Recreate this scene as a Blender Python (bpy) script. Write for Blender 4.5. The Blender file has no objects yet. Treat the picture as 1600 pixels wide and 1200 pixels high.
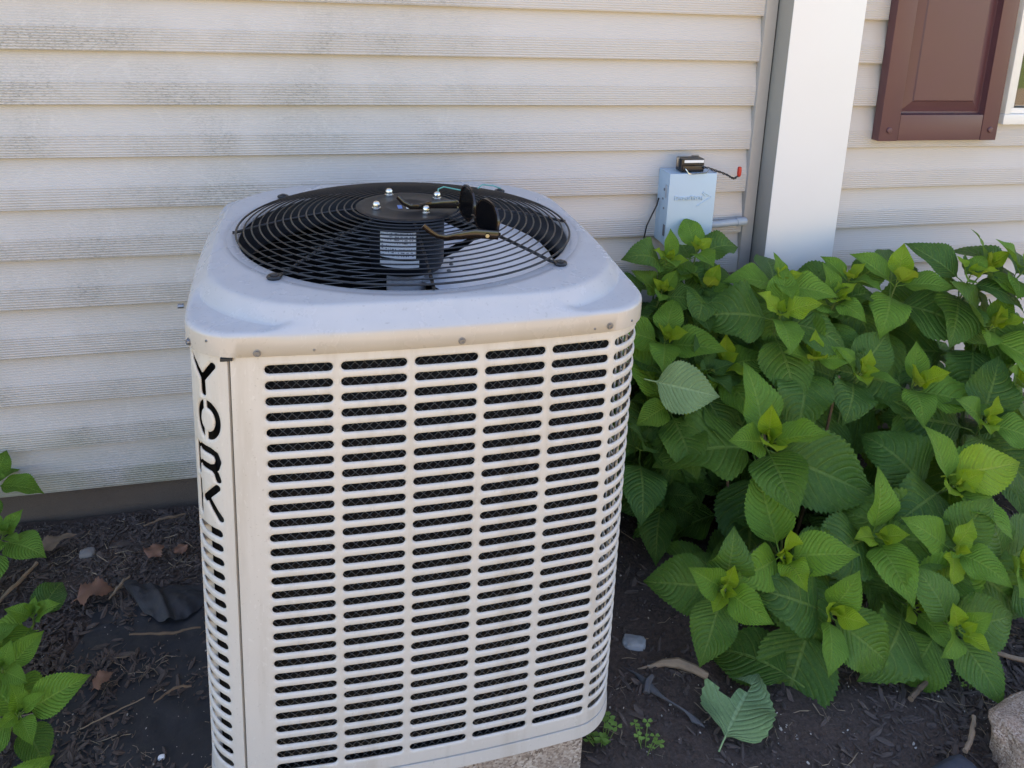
import bpy, bmesh, math, random
import numpy as np
from mathutils import Vector, Matrix, noise

random.seed(7)
C = bpy.context.scene.collection
S = 0.0254            # everything below is laid out in inches
ZG = 34.5             # ground lies 34.5 in under the top edge of the louvre panel
def W(p): return Vector((p[0]*S, p[1]*S, (p[2]+ZG)*S))

# ------------------------------------------------------------------ camera
sc = bpy.context.scene
cam = bpy.data.cameras.new('camera'); camo = bpy.data.objects.new('camera', cam); C.objects.link(camo)
cam.sensor_width = 36; cam.sensor_fit = 'HORIZONTAL'
cam.lens = 1266.72/1600*36
cam.shift_x = -0.0022; cam.shift_y = -0.2129
cam.clip_start = 0.05; cam.clip_end = 2000
R_ = ((0.97009, -0.23933, 0.04063), (0.01664, 0.23255, 0.97244), (0.24218, 0.94268, -0.22958))
cp = W((2.7813, -44.0419, 22.2885))
camo.matrix_world = Matrix(((R_[0][0], R_[1][0], -R_[2][0], cp.x), (R_[0][1], R_[1][1], -R_[2][1], cp.y), (R_[0][2], R_[1][2], -R_[2][2], cp.z), (0, 0, 0, 1)))
sc.camera = camo

# ------------------------------------------------------------------ light
SUN_EL, SUN_AZ = math.radians(68), math.radians(14)      # sun stands behind the house
world = bpy.data.worlds.new('World'); sc.world = world; world.use_nodes = True
wn = world.node_tree; bg = wn.nodes['Background']
sky = wn.nodes.new('ShaderNodeTexSky'); sky.sky_type = 'NISHITA'; sky.sun_disc = False
sky.ozone_density = 10.0; sky.dust_density = 0.2; sky.air_density = 1.0
sky.sun_elevation = SUN_EL; sky.sun_rotation = SUN_AZ
wn.links.new(sky.outputs[0], bg.inputs[0]); bg.inputs[1].default_value = 0.13
sun = bpy.data.lights.new('sun', 'SUN'); suno = bpy.data.objects.new('sun', sun); C.objects.link(suno)
sun.energy = 5.0; sun.angle = math.radians(0.53); sun.color = (1.0, 0.90, 0.76)
sd = Vector((math.sin(SUN_AZ)*math.cos(SUN_EL), math.cos(SUN_AZ)*math.cos(SUN_EL), math.sin(SUN_EL)))
suno.rotation_euler = sd.to_track_quat('Z', 'Y').to_euler(); suno.location = sd*30
vs = sc.view_settings; vs.view_transform = 'Standard'; vs.look = 'None'; vs.gamma = 1; vs.use_curve_mapping = False
vs.exposure = 2.4
vs.use_white_balance = True; vs.white_balance_temperature = 9800; vs.white_balance_tint = 19
sc.cycles.use_denoising = True
sc.cycles.max_bounces = 8; sc.cycles.transparent_max_bounces = 8

# ------------------------------------------------------------------ materials
class NT:
    def __init__(s, name):
        s.m = bpy.data.materials.new(name); s.m.use_nodes = True; s.t = s.m.node_tree
        s.b = s.t.nodes['Principled BSDF']; s.out = s.t.nodes['Material Output']
    def n(s, typ, **kw):
        k = s.t.nodes.new(typ)
        for a, v in kw.items(): setattr(k, a, v)
        return k
    def l(s, a, b): s.t.links.new(a, b)
    def math(s, op, a, b=None, c=None, clamp=False):
        k = s.n('ShaderNodeMath', operation=op); k.use_clamp = clamp
        for i, v in enumerate((a, b, c)):
            if v is None: continue
            if isinstance(v, (int, float)): k.inputs[i].default_value = v
            else: s.l(v, k.inputs[i])
        return k.outputs[0]
    def noise(s, vec, scale, detail=4, rough=.6, dist=0):
        k = s.n('ShaderNodeTexNoise'); k.inputs['Scale'].default_value = scale; k.inputs['Detail'].default_value = detail
        k.inputs['Roughness'].default_value = rough; k.inputs['Distortion'].default_value = dist
        if vec is not None: s.l(vec, k.inputs['Vector'])
        return k.outputs['Fac']
    def ramp(s, f, stops):
        k = s.n('ShaderNodeValToRGB'); e = k.color_ramp.elements
        while len(e) < len(stops): e.new(.5)
        for i, (p, c) in enumerate(stops):
            e[i].position = p; e[i].color = (c if len(c) == 4 else (*c, 1)) if not isinstance(c, (int, float)) else (c, c, c, 1)
        s.l(f, k.inputs[0]); return k.outputs[0]
    def mix(s, f, a, b, typ='MIX'):
        k = s.n('ShaderNodeMix', data_type='RGBA', blend_type=typ)
        for i, v in ((0, f), (6, a), (7, b)):
            if isinstance(v, (int, float)): k.inputs[i].default_value = v
            elif isinstance(v, tuple): k.inputs[i].default_value = (*v[:3], 1)
            else: s.l(v, k.inputs[i])
        return k.outputs[2]
    def map(s, vec, scale=(1, 1, 1), loc=(0, 0, 0)):
        k = s.n('ShaderNodeMapping'); k.inputs['Scale'].default_value = scale; k.inputs['Location'].default_value = loc
        s.l(vec, k.inputs['Vector']); return k.outputs[0]
    def bump(s, h, strength=.3, dist=.001, prev=None):
        k = s.n('ShaderNodeBump'); k.inputs['Strength'].default_value = strength; k.inputs['Distance'].default_value = dist
        s.l(h, k.inputs['Height'])
        if prev is not None: s.l(prev, k.inputs['Normal'])
        return k.outputs[0]
    def pos(s): return s.n('ShaderNodeNewGeometry').outputs['Position']
    def obj(s): return s.n('ShaderNodeTexCoord').outputs['Object']
    def set(s, col=None, rough=None, metal=None, spec=None, normal=None):
        for nm, v in (('Base Color', col), ('Roughness', rough), ('Metallic', metal), ('Specular IOR Level', spec), ('Normal', normal)):
            if v is None: continue
            if isinstance(v, (int, float)): s.b.inputs[nm].default_value = v
            elif isinstance(v, tuple): s.b.inputs[nm].default_value = (*v, 1)
            else: s.l(v, s.b.inputs[nm])
        return s.m

def plain(name, col, rough=.5, metal=0, spec=.5, var=.12, scale=60, bump=0):
    k = NT(name); p = k.pos(); f = k.noise(p, scale, 5)
    c = k.mix(f, tuple(x*(1-var) for x in col), tuple(min(1, x*(1+var)) for x in col))
    nb = k.bump(k.noise(p, scale*6, 3), .3, bump) if bump else None
    r = k.math('MULTIPLY_ADD', f, .2, rough-.1)
    return k.set(c, r, metal, spec, nb)

def mat_siding():
    k = NT('vinyl_siding'); p = k.pos()
    base = k.mix(k.noise(p, 2.2, 3), (.53, .482, .443), (.58, .53, .49))
    sep = k.n('ShaderNodeSeparateXYZ'); k.l(p, sep.inputs[0]); X, Z = sep.outputs[0], sep.outputs[2]
    # embossed wood grain: fine horizontal lines, broken up along the board
    wv = k.n('ShaderNodeTexWave', wave_type='BANDS', bands_direction='Z', wave_profile='SIN')
    wv.inputs['Scale'].default_value = 49; wv.inputs['Distortion'].default_value = 1.1; wv.inputs['Detail'].default_value = 3
    wv.inputs['Detail Scale'].default_value = .6; k.l(k.map(p, (.05, 1, 1)), wv.inputs['Vector'])
    grain = k.noise(k.map(p, (9, 1, 330)), 1.0, 3, .6)
    # dirt settles on the lower flat of each course (course height 5 in, butt 0 at z0)
    ph = k.math('FRACT', k.math('DIVIDE', k.math('SUBTRACT', Z, (18.935+ZG)*S), 5*S))
    low = k.ramp(ph, [(0, 1), (.40, 1), (.46, .55), (.75, .45), (1, 0.1)])
    area = k.noise(p, 3.1, 4, .6, .4)
    # mildew sits on the left part of the wall, where the bed stays damp; clean by the column
    leftm = k.ramp(k.math('DIVIDE', X, 1.0), [(0.0, 1), (.42, .9), (.66, .12), (.9, .05)])
    patch = k.ramp(area, [(.40, 0), (.62, 1)])
    specks = k.ramp(k.noise(k.map(p, (120, 120, 430)), 1, 5, .75), [(.50, 0), (.60, 1)])
    lines = k.ramp(wv.outputs['Fac'], [(.25, 1), (.6, 0)])
    m1 = k.math('MULTIPLY', k.math('MULTIPLY', low, leftm), patch)
    dirt = k.math('MULTIPLY', k.math('MULTIPLY', m1, 1.25), k.math('MAXIMUM', specks, k.math('MULTIPLY', lines, .55)), clamp=True)
    c = k.mix(k.math('MULTIPLY', dirt, .62), base, (.14, .135, .11))
    film = k.math('MULTIPLY', k.math('MULTIPLY', leftm, k.ramp(k.noise(p, 1.7, 4), [(.35, 0), (.7, 1)])), .30)
    c = k.mix(film, c, (.34, .325, .285))
    # wiped marks in the film
    sw = k.ramp(k.noise(k.map(p, (1, 1, 1), (3, 1, 2)), 9, 3, .5, 2.5), [(.585, 0), (.60, 1), (.625, 1), (.64, 0)])
    c = k.mix(k.math('MULTIPLY', k.math('MULTIPLY', sw, leftm), .22), c, (.62, .58, .53))
    # green algae on the bottom course near the ground
    g = k.math('MULTIPLY', k.math('MULTIPLY', k.ramp(Z, [(.10, 1), (.17, .8), (.28, .12), (.42, 0)]), low), k.ramp(k.noise(p, 5, 4), [(.33, 0), (.6, 1)]))
    c = k.mix(k.math('MULTIPLY', g, .50), c, (.20, .225, .11))
    # splash of green high up beside the trim
    g2 = k.math('MULTIPLY', k.math('MULTIPLY', k.ramp(Z, [(1.36, 0), (1.40, 1)]) if False else k.math('GREATER_THAN', Z, 1.475), k.ramp(k.math('ABSOLUTE', k.math('SUBTRACT', X, 1.17)), [(0, 1), (.16, 0)])), k.math('MULTIPLY', low, specks))
    c = k.mix(k.math('MULTIPLY', g2, .7), c, (.16, .19, .08))
    hb = k.math('ADD', k.math('MULTIPLY', wv.outputs['Fac'], k.ramp(ph, [(0, 1), (.43, 1), (.47, .35), (1, .2)])), k.math('MULTIPLY', grain, .5))
    nb = k.bump(hb, .75, .0013)
    nb = k.bump(k.noise(k.map(p, (2, 2, 6)), 1.5, 2), .25, .004, nb)
    return k.set(c, k.math('MULTIPLY_ADD', grain, .2, .42), 0, .4, nb)

def mat_soil(name, a, b, sc_=1.0):
    k = NT(name); p = k.pos()
    f = k.noise(p, 9*sc_, 8, .65); f2 = k.noise(p, 120*sc_, 6, .7)
    c = k.mix(f, a, b); c = k.mix(k.ramp(f2, [(.35, 0), (.7, .6)]), c, tuple(x*1.9 for x in b))
    sp = k.ramp(k.noise(p, 420, 2, .5), [(.70, 0), (.74, 1)])
    c = k.mix(k.math('MULTIPLY', sp, .35), c, (.22, .20, .17))
    nb = k.bump(f2, .9, .006); nb = k.bump(k.noise(p, 500, 4), .6, .002, nb)
    return k.set(c, .9, 0, .25, nb)

def mat_leaf(name, dark, light, vein, under, gloss=.42, trans=.22, vc=.5):
    k = NT(name)
    uv = k.n('ShaderNodeUVMap').outputs[0]; sep = k.n('ShaderNodeSeparateXYZ'); k.l(uv, sep.inputs[0])
    t = k.math('ABSOLUTE', k.math('MULTIPLY_ADD', sep.outputs[0], 2, -1)); v = sep.outputs[1]
    rnd = k.n('ShaderNodeObjectInfo').outputs['Random']
    p = k.obj()
    ph = k.math('FRACT', k.math('SUBTRACT', k.math('MULTIPLY', v, 7.0), k.math('MULTIPLY', k.math('POWER', t, 1.25), 2.3)))
    d = k.math('ABSOLUTE', k.math('SUBTRACT', ph, .5))
    lat = k.ramp(d, [(0, 1), (.045, .75), (.10, 0)])
    lat = k.math('MULTIPLY', lat, k.ramp(t, [(.0, 1), (.7, .75), (.95, .1)]))
    mid = k.ramp(t, [(0, 1), (.035, 1), (.065, 0)])
    vm = k.math('MAXIMUM', mid, lat)
    net = k.n('ShaderNodeTexVoronoi', feature='DISTANCE_TO_EDGE'); net.inputs['Scale'].default_value = 26
    k.l(uv, net.inputs['Vector'])
    netm = k.ramp(net.outputs['Distance'], [(0, 1), (.05, 0)])
    base = k.mix(rnd, dark, light)
    base = k.mix(k.noise(p, 45, 4), base, tuple(x*.72 for x in dark))
    blot = k.ramp(k.noise(k.map(p, (1, 1, 1), (5, 2, 1)), 22, 3), [(.55, 0), (.75, 1)])
    base = k.mix(k.math('MULTIPLY', blot, .35), base, tuple(min(1, x*1.35) for x in light))
    c = k.mix(k.math('MULTIPLY', netm, .18), base, vein)
    c = k.mix(k.math('MULTIPLY', vm, vc), c, vein)
    back = k.n('ShaderNodeNewGeometry').outputs['Backfacing']
    cb = k.mix(k.math('MULTIPLY', vm, .8), under, tuple(min(1, x*1.6) for x in under))
    c = k.mix(back, c, cb)
    quilt = k.math('SINE', k.math('MULTIPLY', d, math.pi*2))
    hb = k.math('SUBTRACT', k.math('MULTIPLY', quilt, .6), k.math('ADD', k.math('MULTIPLY', vm, 1.0), k.math('MULTIPLY', netm, .25)))
    nb = k.bump(hb, .75, .0028)
    k.set(c, k.math('MULTIPLY_ADD', k.noise(p, 60, 3), .25, gloss-.1), 0, .28, nb)
    tr = k.n('ShaderNodeBsdfTranslucent'); k.l(k.mix(.55, c, (light[0]*2.2, light[1]*1.9, light[2]*.5)), tr.inputs[0]); k.l(nb, tr.inputs['Normal'])
    mx = k.n('ShaderNodeMixShader'); mx.inputs[0].default_value = trans
    k.l(k.b.outputs[0], mx.inputs[1]); k.l(tr.outputs[0], mx.inputs[2]); k.l(mx.outputs[0], k.out.inputs[0])
    return k.m

def mat_paint(name, col, grime, rough=.38, scratch=.25):
    k = NT(name); p = k.pos()
    f = k.noise(p, 5, 6, .65); st = k.noise(k.map(p, (22, 22, 2.2)), 1, 5, .6)
    c = k.mix(k.ramp(f, [(.35, 0), (.75, .55)]), col, tuple(x*.86 for x in col))
    c = k.mix(k.math('MULTIPLY', k.ramp(st, [(.5, 0), (.72, 1)]), grime), c, (.40, .34, .27))
    sp = k.ramp(k.noise(p, 260, 3, .6), [(.66, 0), (.72, 1)])
    c = k.mix(k.math('MULTIPLY', sp, grime*.8), c, (.25, .21, .17))
    scr = k.ramp(k.noise(k.map(p, (70, 70, 30)), 1, 2, .4, 3), [(.68, 0), (.70, 1)])
    c = k.mix(k.math('MULTIPLY', scr, scratch), c, (.72, .69, .64))
    nb = k.bump(k.noise(p, 900, 2), .12, .0002)
    return k.set(c, k.math('MULTIPLY_ADD', f, .25, rough-.12), 0, .5, nb)

def mat_concrete(name, a, b):
    k = NT(name); p = k.pos()
    f = k.noise(p, 12, 8, .7); g = k.n('ShaderNodeTexVoronoi'); g.inputs['Scale'].default_value = 260; k.l(p, g.inputs['Vector'])
    c = k.mix(f, a, b); c = k.mix(.35, c, k.mix(k.math('FRACT', k.math('MULTIPLY', g.outputs['Distance'], 3.7)), tuple(x*.5 for x in a), tuple(min(1, x*1.6) for x in b)))
    nb = k.bump(k.noise(p, 300, 4), .8, .0015)
    return k.set(c, .85, 0, .3, nb)

M = {}
M['siding'] = mat_siding()
M['trim'] = plain('taupe_trim', (.37, .345, .325), .45, var=.06)
M['return'] = plain('grey_brown_return', (.31, .29, .26), .5, var=.05)
M['white'] = plain('white_panel', (.74, .73, .72), .35, var=.03, scale=5)
M['vinyl'] = plain('white_window_vinyl', (.78, .76, .72), .35, var=.03)
M['shutter'] = plain('burgundy_shutter', (.112, .042, .048), .4, var=.10, scale=8, bump=.0003)
M['foundation'] = mat_concrete('foundation_concrete', (.075, .056, .045), (.145, .115, .096))
M['pad'] = mat_concrete('pad_concrete', (.30, .215, .16), (.50, .37, .29))
M['paint'] = mat_paint('beige_enamel', (.60, .555, .50), .55, .46)
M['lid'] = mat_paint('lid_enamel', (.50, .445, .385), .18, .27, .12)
def sky_tint_top(mat):        # skylight's blue-grey painted on the pressing's top by height; folded skirt stays beige
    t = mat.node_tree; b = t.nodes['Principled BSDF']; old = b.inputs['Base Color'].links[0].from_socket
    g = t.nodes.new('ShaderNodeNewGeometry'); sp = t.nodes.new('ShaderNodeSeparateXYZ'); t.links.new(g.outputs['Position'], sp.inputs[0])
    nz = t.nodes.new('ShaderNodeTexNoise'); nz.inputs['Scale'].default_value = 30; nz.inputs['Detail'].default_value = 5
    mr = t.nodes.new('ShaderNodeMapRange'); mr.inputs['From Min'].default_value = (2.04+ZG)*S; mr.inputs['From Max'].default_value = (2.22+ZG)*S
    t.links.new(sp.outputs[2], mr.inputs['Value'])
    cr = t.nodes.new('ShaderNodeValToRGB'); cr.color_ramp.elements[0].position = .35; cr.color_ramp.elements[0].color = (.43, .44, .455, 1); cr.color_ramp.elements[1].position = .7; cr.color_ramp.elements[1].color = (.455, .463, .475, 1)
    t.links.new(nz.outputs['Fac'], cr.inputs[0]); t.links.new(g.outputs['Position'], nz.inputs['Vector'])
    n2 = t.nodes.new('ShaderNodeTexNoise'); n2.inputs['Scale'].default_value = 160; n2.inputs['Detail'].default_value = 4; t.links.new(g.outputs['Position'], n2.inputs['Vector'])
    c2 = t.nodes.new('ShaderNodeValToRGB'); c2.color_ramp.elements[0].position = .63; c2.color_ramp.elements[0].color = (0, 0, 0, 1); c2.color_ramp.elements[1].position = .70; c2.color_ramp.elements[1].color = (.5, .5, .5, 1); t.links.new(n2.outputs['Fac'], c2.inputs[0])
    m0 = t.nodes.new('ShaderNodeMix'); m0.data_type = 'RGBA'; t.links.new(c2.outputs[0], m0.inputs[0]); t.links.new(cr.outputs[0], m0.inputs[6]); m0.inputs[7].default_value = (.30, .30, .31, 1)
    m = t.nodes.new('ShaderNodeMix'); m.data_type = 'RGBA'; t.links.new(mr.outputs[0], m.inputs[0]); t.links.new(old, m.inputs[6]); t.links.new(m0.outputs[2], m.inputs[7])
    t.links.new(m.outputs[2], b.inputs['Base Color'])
sky_tint_top(M['lid'])
M['black'] = plain('black_coated_wire', (.012, .012, .013), .38, var=.2)
M['shroud'] = plain('black_shroud', (.022, .023, .027), .42, var=.3, scale=20)
M['motor'] = plain('black_motor_shell', (.009, .011, .015), .45, spec=.3, var=.2)
M['steel'] = plain('bright_steel', (.72, .72, .70), .22, 1, var=.08)
M['zinc'] = plain('dull_zinc_screw', (.20, .22, .25), .38, .8, var=.3, scale=300)
M['alu'] = plain('aluminium_blade', (.86, .88, .91), .42, .25, var=.05, scale=15)
M['mesh_wire'] = plain('grey_mesh_wire', (.16, .145, .125), .55, .2, var=.3)
M['box'] = plain('blue_grey_box_paint', (.38, .53, .63), .33, var=.03, scale=12)
M['boxside'] = M['box']
M['conduit'] = plain('grey_pvc_conduit', (.33, .38, .42), .35, var=.06)
M['blackplastic'] = plain('black_plastic', (.012, .012, .013), .3, var=.2)
M['red'] = plain('red_wire_nut', (.62, .035, .02), .4, var=.08)
M['rubber'] = plain('black_wire_sheath', (.015, .015, .016), .45, var=.2)
M['copper_green'] = plain('teal_ground_wire', (.05, .38, .33), .4, var=.08)
M['tort'] = plain('dark_brown_acetate', (.013, .008, .006), .15, var=.5, scale=120)
M['lens'] = plain('dark_lens', (.004, .004, .005), .2, spec=.05, var=.1)
M['gold'] = plain('gold_stud', (.50, .38, .20), .45, .2, var=.1)
M['stem'] = plain('green_stem', (.12, .19, .045), .5, var=.25, scale=40)
M['wood'] = plain('old_brown_cane', (.15, .095, .06), .8, var=.4, scale=70, bump=.001)
M['driftwood'] = plain('weathered_twig', (.31, .215, .145), .8, var=.6, scale=45, bump=.001)
M['greybark'] = plain('grey_bark', (.085, .085, .09), .85, var=.35, scale=70, bump=.0015)
M['bark'] = plain('dark_bark_mulch', (.078, .056, .047), .85, var=.75, scale=22, bump=.001)
M['straw'] = plain('straw_fibre', (.23, .17, .115), .8, var=.5, scale=40)
M['crumb'] = plain('soil_crumb', (.062, .044, .037), .95, var=.6, scale=60, bump=.001)
M['pale'] = plain('pale_grit', (.36, .33, .29), .8, var=.4, scale=50)
M['dry'] = plain('dry_brown_leaf', (.17, .075, .045), .6, var=.35, scale=60, bump=.0008)
M['pebble'] = plain('blue_grey_pebble', (.26, .285, .30), .6, var=.2, scale=90, bump=.0006)
M['bluestone'] = plain('dark_blue_stone', (.040, .048, .065), .7, var=.35, scale=30, bump=.002)
M['greystone'] = plain('grey_pebble_stone', (.20, .185, .17), .8, var=.2, scale=60)
def mat_granite(name, cols, scale=380, bd=.006):
    k = NT(name); p = k.pos()
    v = k.n('ShaderNodeTexVoronoi'); v.inputs['Scale'].default_value = scale; k.l(p, v.inputs['Vector'])
    c = k.ramp(k.math('FRACT', k.math('MULTIPLY', k.noise(v.outputs['Position'], 900, 0), 5)), [(i/3, c) for i, c in enumerate(cols)])
    c = k.mix(k.ramp(k.noise(p, 18, 5), [(.4, 0), (.7, .6)]), c, cols[1])
    nb = k.bump(k.noise(p, 90, 6, .7), 1.0, bd); nb = k.bump(k.noise(p, 420, 3, .6), .8, bd*.3, nb)
    return k.set(c, .85, 0, .3, nb)
M['granite'] = mat_granite('pink_granite', [(.16, .10, .075), (.36, .24, .175), (.50, .36, .275), (.60, .48, .40)])
M['pad'] = mat_granite('exposed_aggregate', [(.14, .10, .08), (.33, .25, .20), (.46, .37, .30), (.56, .48, .41)], 260, .002)
M['soil'] = mat_soil('garden_soil', (.036, .024, .0195), (.080, .056, .046))
M['grass'] = plain('lawn_grass', (.10, .17, .035), .8, var=.4, scale=3)
M['leaf'] = mat_leaf('mature_leaf', (.036, .125, .024), (.125, .28, .034), (.20, .32, .075), (.12, .21, .07), .46, .2, .42)
M['leaf_mid'] = mat_leaf('fresh_leaf', (.10, .26, .032), (.18, .385, .042), (.27, .42, .08), (.14, .25, .07), .48, .26, .42)
M['leaf_tip'] = mat_leaf('young_tip_leaf', (.20, .40, .035), (.34, .50, .03), (.45, .52, .10), (.28, .38, .06), .45, .3, .4)
M['leaf_pale'] = mat_leaf('pale_underside_leaf', (.17, .30, .13), (.19, .33, .14), (.32, .47, .24), (.19, .32, .14), .55, .1)
M['clover'] = plain('clover_leaf', (.14, .27, .05), .5, var=.3, scale=80)
M['bounce_paving'] = mat_concrete('bounce_paving_concrete', (.20, .17, .13), (.30, .255, .20))
M['wall'] = plain('plain_house_wall', (.50, .46, .42), .6, var=.05)
M['tan'] = plain('fill_house_tan', (.62, .46, .27), .7, var=.05)
M['roof'] = plain('grey_shingle_roof', (.08, .08, .085), .85, var=.3, scale=20)
M['dark'] = plain('dark_interior', (.02, .02, .02), .8)
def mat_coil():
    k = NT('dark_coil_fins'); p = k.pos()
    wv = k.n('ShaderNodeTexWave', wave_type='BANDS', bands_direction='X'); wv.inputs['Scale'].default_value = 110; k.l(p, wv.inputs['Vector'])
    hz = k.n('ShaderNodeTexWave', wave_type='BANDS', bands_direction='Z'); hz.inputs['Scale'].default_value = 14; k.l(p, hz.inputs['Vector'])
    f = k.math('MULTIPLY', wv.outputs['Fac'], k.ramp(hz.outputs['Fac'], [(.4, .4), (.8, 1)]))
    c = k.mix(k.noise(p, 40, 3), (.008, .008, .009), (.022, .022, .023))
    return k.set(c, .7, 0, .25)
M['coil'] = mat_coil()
def mat_fabric():
    k = NT('black_landscape_fabric'); p = k.pos()
    f = k.noise(p, 7, 6, .6); dust = k.ramp(k.noise(p, 16, 7, .7, .6), [(.5, 0), (.78, 1)])
    c = k.mix(f, (.016, .017, .020), (.030, .032, .037)); c = k.mix(k.math('MULTIPLY', dust, .4), c, (.10, .088, .076))
    sp = k.ramp(k.noise(p, 520, 2), [(.71, 0), (.74, 1)]); c = k.mix(k.math('MULTIPLY', sp, .5), c, (.20, .17, .13))
    nb = k.bump(k.noise(p, 900, 2), .3, .0004); nb = k.bump(k.noise(p, 20, 4), .5, .004, nb)
    return k.set(c, .62, 0, .4, nb)
M['fabric'] = mat_fabric()
def mat_glass():
    k = NT('window_glass'); k.set((.9, .95, .95), .02, 0, .6); k.b.inputs['Transmission Weight'].default_value = 1.0; k.b.inputs['IOR'].default_value = 1.5
    return k.m
M['glass'] = mat_glass()
def mat_label():
    k = NT('printed_motor_label'); p = k.pos()
    rows = k.n('ShaderNodeTexWave', wave_type='BANDS', bands_direction='Z'); rows.inputs['Scale'].default_value = 52; k.l(p, rows.inputs['Vector'])
    words = k.noise(k.map(p, (420, 420, 60)), 1, 2, .5)
    f = k.math('MULTIPLY', k.ramp(rows.outputs['Fac'], [(.62, 0), (.7, 1)]), k.ramp(words, [(.5, 0), (.54, 1)]))
    return k.set(k.mix(k.math('MULTIPLY', f, .8), (.80, .82, .84), (.06, .07, .10)), .35)
M['label'] = mat_label()
M['sticker_blue'] = plain('blue_sticker', (.06, .20, .50), .4, var=.05)
M['sticker'] = plain('white_sticker', (.80, .80, .78), .4, var=.05)

# ------------------------------------------------------------------ object helpers
ORG = {}
def thing(name, label, cat, loc, group=None):
    o = bpy.data.objects.new(name, None); C.objects.link(o); o.empty_display_size = .05
    o.location = W(loc); ORG[o.name] = W(loc)
    o['label'] = label; o['category'] = cat
    if group: o['group'] = group
    return o
def tag(o, label=None, cat=None, group=None, kind=None):
    for k, v in (('label', label), ('category', cat), ('group', group), ('kind', kind)):
        if v: o[k] = v
    return o
class MB:
    def __init__(s): s.v = []; s.f = []
    def add(s, vs, fs):
        b = len(s.v); s.v += [tuple(p) for p in vs]; s.f += [tuple(i+b for i in f) for f in fs]
    def box(s, x0, x1, y0, y1, z0, z1):
        s.add([(x0, y0, z0), (x1, y0, z0), (x1, y1, z0), (x0, y1, z0), (x0, y0, z1), (x1, y0, z1), (x1, y1, z1), (x0, y1, z1)],
              [(0, 3, 2, 1), (4, 5, 6, 7), (0, 1, 5, 4), (1, 2, 6, 5), (2, 3, 7, 6), (3, 0, 4, 7)])
    def tube(s, path, r, n=6, cap=True, closed=False):
        path = [Vector(p) for p in path]; m = len(path)
        rs = r if isinstance(r, (list, tuple)) else [r]*m
        vs = []; up = None
        for i, p in enumerate(path):
            if closed: d = path[(i+1) % m]-path[i-1]
            else: d = path[min(i+1, m-1)]-path[max(i-1, 0)]
            d.normalize()
            if up is None:
                up = Vector((0, 0, 1)) if abs(d.z) < .9 else Vector((1, 0, 0))
            a = d.cross(up)
            if a.length < 1e-5: a = d.orthogonal()
            a.normalize(); b = a.cross(d).normalized(); up = b
            for k in range(n):
                t = 2*math.pi*k/n; vs.append(p+(a*math.cos(t)+b*math.sin(t))*rs[i])
        fs = []
        for i in range(m if closed else m-1):
            j = (i+1) % m
            for k in range(n): fs.append((i*n+k, j*n+k, j*n+(k+1) % n, i*n+(k+1) % n))
        if cap and not closed: fs += [tuple(range(n)), tuple((m-1)*n+k for k in range(n-1, -1, -1))]
        s.add(vs, fs)
    def lathe(s, prof, c, n=32, axis='z', cap=True):
        vs = []
        for r, h in prof:
            for k in range(n):
                t = 2*math.pi*k/n; a, b = r*math.cos(t), r*math.sin(t)
                vs.append((c[0]+a, c[1]+b, c[2]+h) if axis == 'z' else ((c[0]+a, c[1]-h, c[2]+b) if axis == 'y' else (c[0]+h, c[1]+a, c[2]+b)))
        fs = []
        for i in range(len(prof)-1):
            for k in range(n): fs.append((i*n+k, i*n+(k+1) % n, (i+1)*n+(k+1) % n, (i+1)*n+k))
        if cap: fs += [tuple(range(n-1, -1, -1)), tuple((len(prof)-1)*n+k for k in range(n))]
        s.add(vs, fs)
    def loops(s, L, closed=True):
        n = len(L[0]); vs = [p for l in L for p in l]; fs = []
        for i in range(len(L)-1):
            for k in range(n if closed else n-1): fs.append((i*n+k, i*n+(k+1) % n, (i+1)*n+(k+1) % n, (i+1)*n+k))
        s.add(vs, fs)
    def build(s, name, mat, parent=None, smooth=True, weld=True, bevel=0, recalc=True, angle=35):
        org = Vector((0, 0, 0)); p = parent
        if p is not None:
            while p.parent: p = p.parent
            org = ORG[p.name]
        me = bpy.data.meshes.new(name)
        me.from_pydata([W(v)-org for v in s.v], [], s.f)
        bm = bmesh.new(); bm.from_mesh(me)
        if weld: bmesh.ops.remove_doubles(bm, verts=bm.verts, dist=2e-5)
        if recalc: bmesh.ops.recalc_face_normals(bm, faces=bm.faces)
        if bevel:
            es = [e for e in bm.edges if len(e.link_faces) == 2 and e.calc_face_angle(0) > math.radians(40)]
            bmesh.ops.bevel(bm, geom=es, offset=bevel*S, segments=2, affect='EDGES', profile=.6)
        if smooth:
            for f in bm.faces: f.smooth = True
            for e in bm.edges:
                if len(e.link_faces) == 2 and e.calc_face_angle(0) > math.radians(angle): e.smooth = False
        bm.to_mesh(me); bm.free()
        me.materials.append(mat)
        o = bpy.data.objects.new(name, me); C.objects.link(o)
        if parent is not None: o.parent = parent
        return o
def structure(o, name_label=None):
    o['kind'] = 'structure'; return o

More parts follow.
